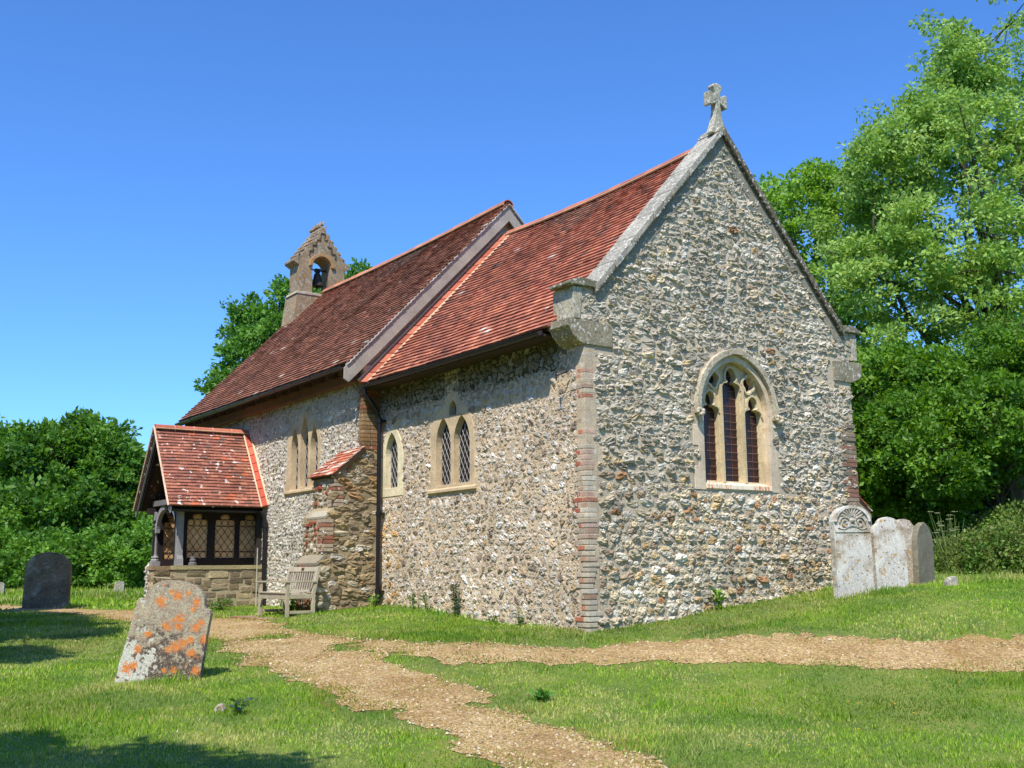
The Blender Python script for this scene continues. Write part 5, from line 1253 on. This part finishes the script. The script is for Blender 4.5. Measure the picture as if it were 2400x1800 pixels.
# --- left: big oak and neighbours
b = at(190, 52)
tree('oak_tree', b, 'large dark green round-headed tree left of the porch', 'tree',
     [blob(190, 1090, 52, 3.0, 2.4, b, 52), blob(90, 1080, 52, 1.9, 2.0, b, 52), blob(270, 1120, 51, 1.7, 1.9, b, 52), blob(150, 1200, 50, 3.0, 1.8, b, 52), blob(300, 1230, 50, 1.7, 1.5, b, 52), blob(40, 1210, 51, 2.0, 2.0, b, 52), blob(200, 1030, 52, 1.4, 1.2, b, 52)],
     760, 80, .62, .30, [(78, 122, 44), (94, 140, 52), (64, 106, 38), (112, 156, 62)], 5, .4, limb=24, shell=.5)
b = at(-40, 56)
tree('oak_tree', b, 'lighter green tree cut off by the left edge of the picture', 'tree',
     [blob(-20, 1080, 56, 2.4, 2.2, b, 56), blob(40, 1130, 56, 2.0, 1.8, b, 56), blob(-100, 1150, 56, 3, 3, b, 56), blob(-40, 1260, 55, 3, 1.6, b, 56)],
     420, 70, .62, .3, [(98, 142, 54), (112, 156, 64), (82, 124, 48)], 5, .35, limb=14, shell=.5)
for (u, d, lab) in ((90, 43, 'bright bushy shrub below the large oak, left'), (205, 42, 'bright bushy shrub below the large oak, in the middle'), (310, 41, 'bright bushy shrub beside the porch, below the oak'), (-10, 44, 'bushy shrub at the far left edge below the oak'), (390, 43, 'bushy shrub mostly hidden behind the porch')):
    b = at(u, d); tree('hedge_shrub', b, lab, 'shrub', [(0, 0, 1.1, 1.2, 1.0, 1.1), (.9, .7, .9, .9, .9, .9), (-.9, -.7, 1.0, .9, .9, 1.0), (.3, .6, 1.7, .7, .7, .7)], 170, 60, .35, .2, [(88, 134, 46), (106, 154, 56), (74, 116, 42), (122, 168, 68)], 1.2, .08, group='shrubs along the left hedge', limb=8, shell=.4, barkname='stems')
# distant wood, with an added sky-blocking belt behind the camera
def wood():
    n = 26000; u = rng.uniform(-500, 3000, n); d = rng.uniform(72, 84, n); h = rng.random(n)
    P = np.zeros((n, 3)); F = np.array((-.8213, .5705)); Rr = np.array((.5705, .8213)); lat = (u - 1200) / 2572 * d
    P[:, 0] = 12.318 + F[0] * d + Rr[0] * lat; P[:, 1] = -9.839 + F[1] * d + Rr[1] * lat
    top = 6.0 + 2.5 * np.sin(u * .011) + 1.5 * np.sin(u * .031); P[:, 2] = h * top
    pc = linn(G_DARK + [(70, 104, 48)]); V, Fq, C = leafmesh(P, unit(n), rng.uniform(.7, 1.5, n), pc[rng.integers(0, 5, n)] * rng.uniform(.7, 1.2, (n, 1)), .8)
    n2 = 26000; th = rng.uniform(R(-175), R(25), n2); rr = rng.uniform(36, 46, n2); tp = 13 + 2.5 * np.sin(th * 9) + 1.5 * np.sin(th * 23)  # unseen belt behind the viewer, added to block southern sky fill
    P2 = np.stack([2 + rr * np.cos(th), -8 + rr * np.sin(th), rng.random(n2) * tp - .5], -1); ok = (((P2[:, 0] - 12.3) * -.8213 + (P2[:, 1] + 9.84) * .5705) < .75 * np.hypot(P2[:, 0] - 12.3, P2[:, 1] + 9.84)); P2 = P2[ok]; n2 = len(P2)
    V2, F2, C2 = leafmesh(P2, unit(n2), rng.uniform(.8, 1.5, n2), pc[rng.integers(0, 5, n2)] * rng.uniform(.7, 1.2, (n2, 1)), .8)
    Fq = np.vstack([Fq, F2 + len(V)]); V = np.vstack([V, V2]); C = np.vstack([C, C2])
    tag(build('distant_wood_and_sky_blocker', V, [Fq], M_LEAF, None, C), 'far belt of dark green trees closing the churchyard, plus an unseen belt added to cut sky light', 'wood', kind='stuff')
wood()
# --- bramble bank on the right
def thicket(name, lab, cat, pts, nl, ls, pal, kind='stuff'):
    P = []; 
    for (u, d, r, h) in pts:
        x, y = onray(u, d); n = int(nl * r * h * 1.)
        o = unit(n) * (rng.random(n) ** .4)[:, None]; q = np.stack([x + o[:, 0] * r, y + o[:, 1] * r, np.abs(o[:, 2]) * h], 1); q[:, 2] += gh(q[:, 0], q[:, 1]); P.append(q)
    P = np.vstack(P); n = len(P); k = vnoise(P[:, 0] * 1.3 + P[:, 2], P[:, 1], 61, 2.2); P = P[k > .18]; n = len(P)
    D = unit(n) + np.array((0, 0, .3)); D /= np.linalg.norm(D, axis=1)[:, None]; pc = linn(pal)
    clump = (vnoise(P[:, 0], P[:, 1], 62, 1.8) * len(pal)).astype(int) % len(pal)
    C = (pc[clump] * .5 + pc[rng.integers(0, len(pal), n)] * .5) * rng.uniform(.7, 1.25, (n, 1))
    V, F, Cc = leafmesh(P, D, ls * rng.uniform(.5, 1.4, n), C, .6)
    tag(build(name, V, [F], M_LEAF, None, Cc), lab, cat, kind=kind)
thicket('bramble_bank', 'tangled bramble and nettle bank right of the gravestones', 'brambles',
        [(2200, 24, .9, .8), (2250, 23.5, .8, .9), (2300, 23, 1.0, 1.0), (2360, 22.5, 1.0, 1.15), (2420, 22, 1.1, 1.3), (2160, 24.5, .8, .6), (2480, 22, 1.2, 1.4), (2120, 25, .8, .7), (2080, 25.5, .8, .7), (2040, 26, .8, .8), (2330, 24.5, 1.2, 1.4), (2400, 24, 1.4, 1.6)], 5200, .075, [(110, 146, 62), (94, 130, 52), (132, 160, 80), (126, 132, 72), (80, 118, 46)])
# cow parsley
for (u, d) in ((2205, 23.0), (2195, 23.6), (2225, 23.3)):
    x, y, z = at(u, d); mb = MB(); e = empty('cow_parsley', (x, y, z), label='white-flowered cow parsley standing against the bramble bank', cat='wild flower', group='cow parsley by the brambles')
    n = 5
    for k in range(n):
        a = rng.uniform(0, 6.28); r = rng.uniform(.1, .35); h = rng.uniform(.9, 1.35); tip = (r * math.cos(a), r * math.sin(a), h)
        mb.tube([(0, 0, 0), (tip[0] * .5, tip[1] * .5, h * .6), tip], [.01, .007, .004], 5, lin((110, 140, 70)))
    mb.build('stem', M_LEAF, e); rr = random.Random(int(u))
    for k in range(6):
        a = rr.uniform(0, 6.28); q0 = rr.uniform(.05, .35); h = rr.uniform(.85, 1.35); mbf = MB()
        c = (q0 * math.cos(a), q0 * math.sin(a), h); mbf.tube([(c[0] * .5, c[1] * .5, h * .6), c], [.005, .003], 4, lin((150, 168, 110)), cap=False)
        for q in range(16):
            b2 = rr.uniform(0, 6.28); r2 = .065 * math.sqrt(rr.random()); p = (c[0] + r2 * math.cos(b2), c[1] + r2 * math.sin(b2), h + .02 - r2 * .2)
            mbf.tube([c, p], .0012, 3, lin((150, 168, 110)), cap=False); mbf.lathe([(.001, -.004), (.013, 0), (.001, .004)], p, 5, lin((196, 204, 172)))
        mbf.build('flower_head', M_LEAF, e)

def weed(x, y, h, lab, n=60, spread=.1, ls=.07, pal=G_MID, name='weed', stems=4, group=None, cat='plant'):
    z = gz(x, y); e = empty(name, (x, y, z), label=lab, cat=cat, group=group); mb = MB(); tips = []
    for k in range(stems):
        a = rng.uniform(0, 6.28); r = spread * rng.random(); t = np.array((r * math.cos(a), r * math.sin(a), h * rng.uniform(.7, 1))); tips.append(t); mb.tube([(0, 0, -.02), tuple(t * (.4, .4, .55)), tuple(t)], [.006, .005, .003], 4, lin((110, 120, 66)))
    mb.build('stem', M_LEAF, e); T = np.array(tips); k = rng.integers(0, stems, n); f = rng.random(n) ** .8
    P = T[k] * f[:, None] + rng.normal(0, spread * .12, (n, 3)) * (1, 1, .3); D = unit(n) * (1, 1, .5) + (0, 0, .35); D /= np.linalg.norm(D, axis=1)[:, None]
    pc = linn(pal); V, F, C = leafmesh(P, D, ls * rng.uniform(.6, 1.3, n), pc[rng.integers(0, len(pc), n)] * rng.uniform(.8, 1.15, (n, 1)), .4); build('leaves', V, [F], M_LEAF, e, C)
weed(-3.38, -.12, .62, 'tall upright weed growing against the chancel wall below the windows', 170, .09, .07, [(100, 116, 84), (120, 136, 96), (90, 104, 70)])
weed(.14, 2.40, .36, 'leafy weed at the foot of the east wall', 60, .14, .10, G_BRIGHT)
weed(-4.7, -.15, .26, 'small weed at the wall foot left of the tall weed', 50, .12, .06, G_MID)
weed(-4.3, -.13, .36, 'thin weed at the wall foot between two shorter ones', 50, .10, .05, G_MID)
weed(-1.5, -.12, .22, 'low weed near the brick corner of the chancel', 50, .12, .06, G_MID)
weed(-2.2, -.12, .18, 'low weed right of the tall wall weed', 40, .12, .06, G_MID)
weed(-6.05, -.25, .26, 'bright weed at the foot of the black downpipe', 60, .14, .07, G_BRIGHT)
weed(-6.25, -1.35, .2, 'round-leaved weed at the foot of the buttress', 30, .08, .09, G_BRIGHT)
weed(-7.05, -1.15 - .25, .38, 'leafy plant growing under the garden bench, right', 120, .22, .10, G_BRIGHT); weed(-7.35, -.75, .42, 'leafy plant growing behind and under the garden bench, left', 130, .25, .10, G_MID)
weed(-8.9, -.7, .2, 'low weeds along the nave wall by the porch', 90, .3, .07, G_MID, stems=7); weed(-10.3, -1.6, .22, 'nettles at the foot of the porch wall', 160, .5, .08, G_MID, stems=12)
weed(2.9, -2.95, .07, 'flat dark green dock rosette in the middle lawn', 60, .14, .10, [(96, 148, 62), (84, 134, 52)], stems=6)
weed(1.9, -5.85, .15, 'small tuft with blue flowers beside the half-buried flint', 90, .2, .06, [(90, 130, 50), (104, 146, 58), (84, 122, 48), (96, 138, 54), (118, 128, 176)], stems=8)
# yellow buttercups
mb = MB(); e = None
for i in range(60):
    while True:
        x = rng.uniform(-5, 6); y = rng.uniform(-7, 4)
        if pathmask(np.array([x]), np.array([y]))[0] < -.15 and not (x < .1 and y > -.1): break
    z = gz(x, y) + .06; mb.lathe([(.002, 0), (.013, .008), (.002, .01)], (x, y, z), 6, lin((236, 206, 40)))
tag(mb.build('buttercups', M_LEAF), 'tiny yellow flowers dotted over the grass', 'wild flowers', kind='stuff')

# --- shade trees outside the left edge, casting the shade seen on the lawn
def ab(x, y, z, rx, ry, rz, b): return (x - b[0], y - b[1], z - b[2], rx, ry, rz)
b = (-9.5, -12.0, gz(-9.5, -12))
tree('lime_tree', b, 'broad tree standing outside the left edge, shading the lawn by the dark gravestone', 'tree', [ab(-13.7, -7.0, 6.4, .55, .6, .7, b), ab(-13.2, -7.6, 7.0, .6, .6, .8, b), ab(-13.7, -7.0, 6.5, .5, .6, .7, b), ab(-13.4, -7.3, 6.9, .5, .6, .8, b), ab(-13.5, -7.2, 6.6, .5, .6, .7, b), ab(-13.1, -7.8, 7.4, .5, .5, .6, b), ab(-10.9, -8.5, 6.3, 1.3, 1.2, .9, b), ab(-8.6, -8.7, 6.5, 1.6, 1.2, 1.0, b), ab(-6.5, -8.9, 6.5, 1.4, 1.1, .9, b), ab(-4.3, -8.7, 6.5, .8, .4, .5, b), ab(-5.2, -10.2, 6.6, 1.6, .5, .6, b), ab(-2.0, -10.2, 6.5, 1.2, .3, .4, b), ab(-10, -10.8, 7.6, 2.2, 1.5, 1.2, b)], 900, 80, .42, .24, G_MID, 6, .35, limb=26, shell=.05, gapth=.0)
b = (7.0, -14.6, gz(7.0, -14.6))
tree('lime_tree', b, 'tree standing behind the viewer, shading the near grass', 'tree', [ab(5.3, -11.6, 6.0, 1.0, .4, .5, b), ab(6.2, -10.6, 6.0, .5, .3, .4, b), ab(6.9, -10.1, 6.0, .4, .25, .3, b), ab(7.2, -13.6, 7.4, 1.4, .8, 1.0, b)], 200, 60, .34, .20, G_MID, 6, .28, limb=14, shell=.05)

# ------------------------------------------------------------------ grass
CAM = np.array((12.318, -9.839))
def grass():
    F = np.array((-.8213, .5705)); Rr = np.array((.5705, .8213)); PP = []; SS = []
    for (d0, d1, dens, w, h) in ((4.2, 9, 2600, .0055, .050), (9, 13, 2000, .0065, .050), (13, 18, 1150, .009, .052), (18, 26, 520, .014, .06), (26, 46, 120, .03, .09)):
        lat = .58; A = (d1 ** 2 - d0 ** 2) * lat; n = int(A * dens)
        d = np.sqrt(rng.uniform(d0 ** 2, d1 ** 2, n)); l = rng.uniform(-lat, lat, n) * d
        x = CAM[0] + F[0] * d + Rr[0] * l; y = CAM[1] + F[1] * d + Rr[1] * l
        k = ~((x < .03) & (x > XR) & (y > -.02) & (y < 6)) & ~((x <= XR) & (x > -15.9) & (y > YN - .02) & (y < 6.4)) & ~((x > W0 - .05) & (x < W1 + .05) & (y > -2.3) & (y < 0)) & ~((x > -7.35) & (x < XR) & (y > -1.25) & (y < 0))
        x = x[k]; y = y[k]; s = pathmask(x, y); edge = ((s < 0) & (rng.random(len(x)) < np.clip(.35 - s * 3.2, .35, 1))) | ((s >= 0) & (rng.random(len(x)) < .75 * np.clip(1 - s / .42, 0, 1) ** 1.8 + .02 + .16 * (vnoise(x, y, 71, 1.9) > .64) + .30 * (y < -2.6) * (x > -2.5) * (vnoise(x, y, 79, 3.3) > .45)))
        x = x[edge]; y = y[edge]; s = s[edge]; n = len(x)
        PP.append(np.stack([x, y, s], 1)); SS.append(np.stack([np.full(n, w), np.full(n, h)], 1))
    P = np.vstack(PP); S = np.vstack(SS); x, y, s = P.T; n = len(x)
    z = gh(x, y) - .004 + np.where(s > 0, .014 * np.clip(s * 8, 0, 1), 0)
    tuft = vnoise(x, y, 72, 3.1); lng = np.clip((vnoise(x, y, 73, .8) - .55) * 3, 0, 1)
    h = S[:, 1] * .56 * rng.uniform(.5, 1.3, n) * (.6 + .8 * tuft) * (1 + .7 * lng)
    # mown short near the path, long by walls, stones and bank
    h *= np.where(s > 0, .62, 1)
    wallish = np.clip(1 - np.minimum(np.abs(y), 9) / .25, 0, 1) * ((x < 0) & (x > -6.3)) + np.clip(1 - np.abs(x) / .3, 0, 1) * (y > 0) * (y < 6)
    h *= 1 + 1.2 * wallish
    for gx, gy, r, m in ((-.43, -5.87, .55, 1.3), (1.8, -5.85, .3, 1.6), (x1[0], x1[1], .6, 1.5), (x2[0], x2[1], .6, 1.5), (x4[0], x4[1], .7, 1.5), (-16.5, -3.7, .8, 1.6), (-6.7, -1.6, .8, 1.0)): h *= 1 + m * np.clip(1 - np.hypot(x - gx, y - gy) / r, 0, 1)
    h *= 1 + .9 * (vnoise(x, y, 80, 5.) > .80) * rng.random(n)
    bx_, by_ = onray(2330, 20.5); h *= 1 + 3.0 * np.clip(1 - np.hypot(x - bx_, y - by_) / 2.2, 0, 1)
    far = np.hypot(x - CAM[0], y - CAM[1]); h *= 1 + 1.5 * np.clip((far - 30) / 10, 0, 1)
    a = rng.uniform(0, 2 * np.pi, n); w = S[:, 0] * rng.uniform(.7, 1.3, n)
    ln = h * rng.uniform(.1, .7, n); b = rng.uniform(0, 2 * np.pi, n)
    dx = np.cos(a) * w; dy = np.sin(a) * w
    base = np.stack([x, y, z], 1)
    V = np.stack([base + np.stack([-dx, -dy, 0 * dx], 1), base + np.stack([dx, dy, 0 * dx], 1), base + np.stack([np.cos(b) * ln + dx * .3, np.sin(b) * ln + dy * .3, h], 1)], 1).reshape(-1, 3)
    Fq = np.arange(3 * n).reshape(-1, 3)
    g = linn([(138, 172, 54), (150, 184, 60), (126, 162, 50), (166, 192, 76), (112, 152, 46)]); dry = linn([(186, 190, 110), (176, 180, 98), (198, 196, 128)])
    C = g[rng.integers(0, 5, n)]; pm = vnoise(x, y, 74, .9) * .6 + vnoise(x, y, 75, 3.3) * .4
    q = np.clip((pm - .40) * 2.2, 0, .85); C = np.where((rng.random(n) < q)[:, None], dry[rng.integers(0, 3, n)], C)
    # straw coloured beside and on the gravel
    st = linn([(182, 160, 92), (170, 150, 84)]); near = np.exp(-np.abs(np.minimum(s, 0)) / .16) * .62
    C = np.where((rng.random(n) < near)[:, None], st[rng.integers(0, 2, n)], C)
    lush = vnoise(x, y, 76, .6)[:, None]; cl = np.clip((vnoise(x, y, 78, 1.7) - .62) * 6, 0, 1)[:, None]; C = C * (1 - cl * .5) + linn((86, 136, 50)) * cl * .5
    C = C * (.66 + .58 * lush) * rng.uniform(.8, 1.2, (n, 1))
    print('grass blades', n)
    tag(build('grass', V, [Fq], M_GRASS, None, np.repeat(C, 3, 0)), 'mown churchyard grass with paler dry patches', 'grass', kind='stuff')
grass()

# ------------------------------------------------------------------ camera
cam = bpy.data.cameras.new('camera'); co_ = bpy.data.objects.new('camera', cam); COL.objects.link(co_)
cam.sensor_width = 36; cam.lens = 36 * 2572.4766 / 2400; cam.clip_end = 2000; cam.clip_start = .1
yw, pt, rl = .9639, .1674, -.0086
Fv = Vector((-math.sin(yw) * math.cos(pt), math.cos(yw) * math.cos(pt), math.sin(pt))); R0 = Vector((math.cos(yw), math.sin(yw), 0)); U0 = R0.cross(Fv)
R1 = R0 * math.cos(rl) + U0 * math.sin(rl); U1 = -R0 * math.sin(rl) + U0 * math.cos(rl)
Mx = Matrix((R1, U1, -Fv)).transposed().to_4x4(); Mx.translation = Vector((12.3179, -9.8392, .8413)); co_.matrix_world = Mx
scene.camera = co_

# ------------------------------------------------------------------ light
SD = Vector((.43, -.53, 1.0)).normalized()
sun = bpy.data.lights.new('sun', 'SUN'); so = bpy.data.objects.new('sun', sun); COL.objects.link(so)
sun.energy = 5.0; sun.angle = R(.5); sun.color = (1, .925, .80)
so.rotation_euler = SD.to_track_quat('Z', 'Y').to_euler(); so.location = (0, -10, 20)
w = bpy.data.worlds.new('World'); scene.world = w; w.use_nodes = True; nt = w.node_tree; nt.nodes.clear()
sky = nt.nodes.new('ShaderNodeTexSky'); sky.sky_type = 'NISHITA'; sky.sun_disc = False
sky.sun_elevation = math.asin(SD.z); sky.sun_rotation = math.atan2(SD.x, SD.y)
sky.air_density = 1.0; sky.dust_density = .3; sky.ozone_density = 3.0; sky.altitude = 50
bg = nt.nodes.new('ShaderNodeBackground'); bg.inputs[1].default_value = .094; ow = nt.nodes.new('ShaderNodeOutputWorld')
tint = nt.nodes.new('ShaderNodeMix'); tint.data_type = 'RGBA'; tint.blend_type = 'MULTIPLY'; tint.inputs[0].default_value = 1; tint.inputs[7].default_value = (.74, 1.25, 1.90, 1)
gm = nt.nodes.new('ShaderNodeGamma'); gm.inputs[1].default_value = 1.06; nt.links.new(sky.outputs[0], gm.inputs[0]); nt.links.new(gm.outputs[0], tint.inputs[6]); nt.links.new(tint.outputs[2], bg.inputs[0]); nt.links.new(bg.outputs[0], ow.inputs[0])
scene.view_settings.view_transform = 'Standard'; scene.view_settings.look = 'None'; scene.view_settings.exposure = .3; scene.view_settings.gamma = 1
scene.render.engine = 'CYCLES'
scene.render.resolution_x = 1024; scene.render.resolution_y = 768
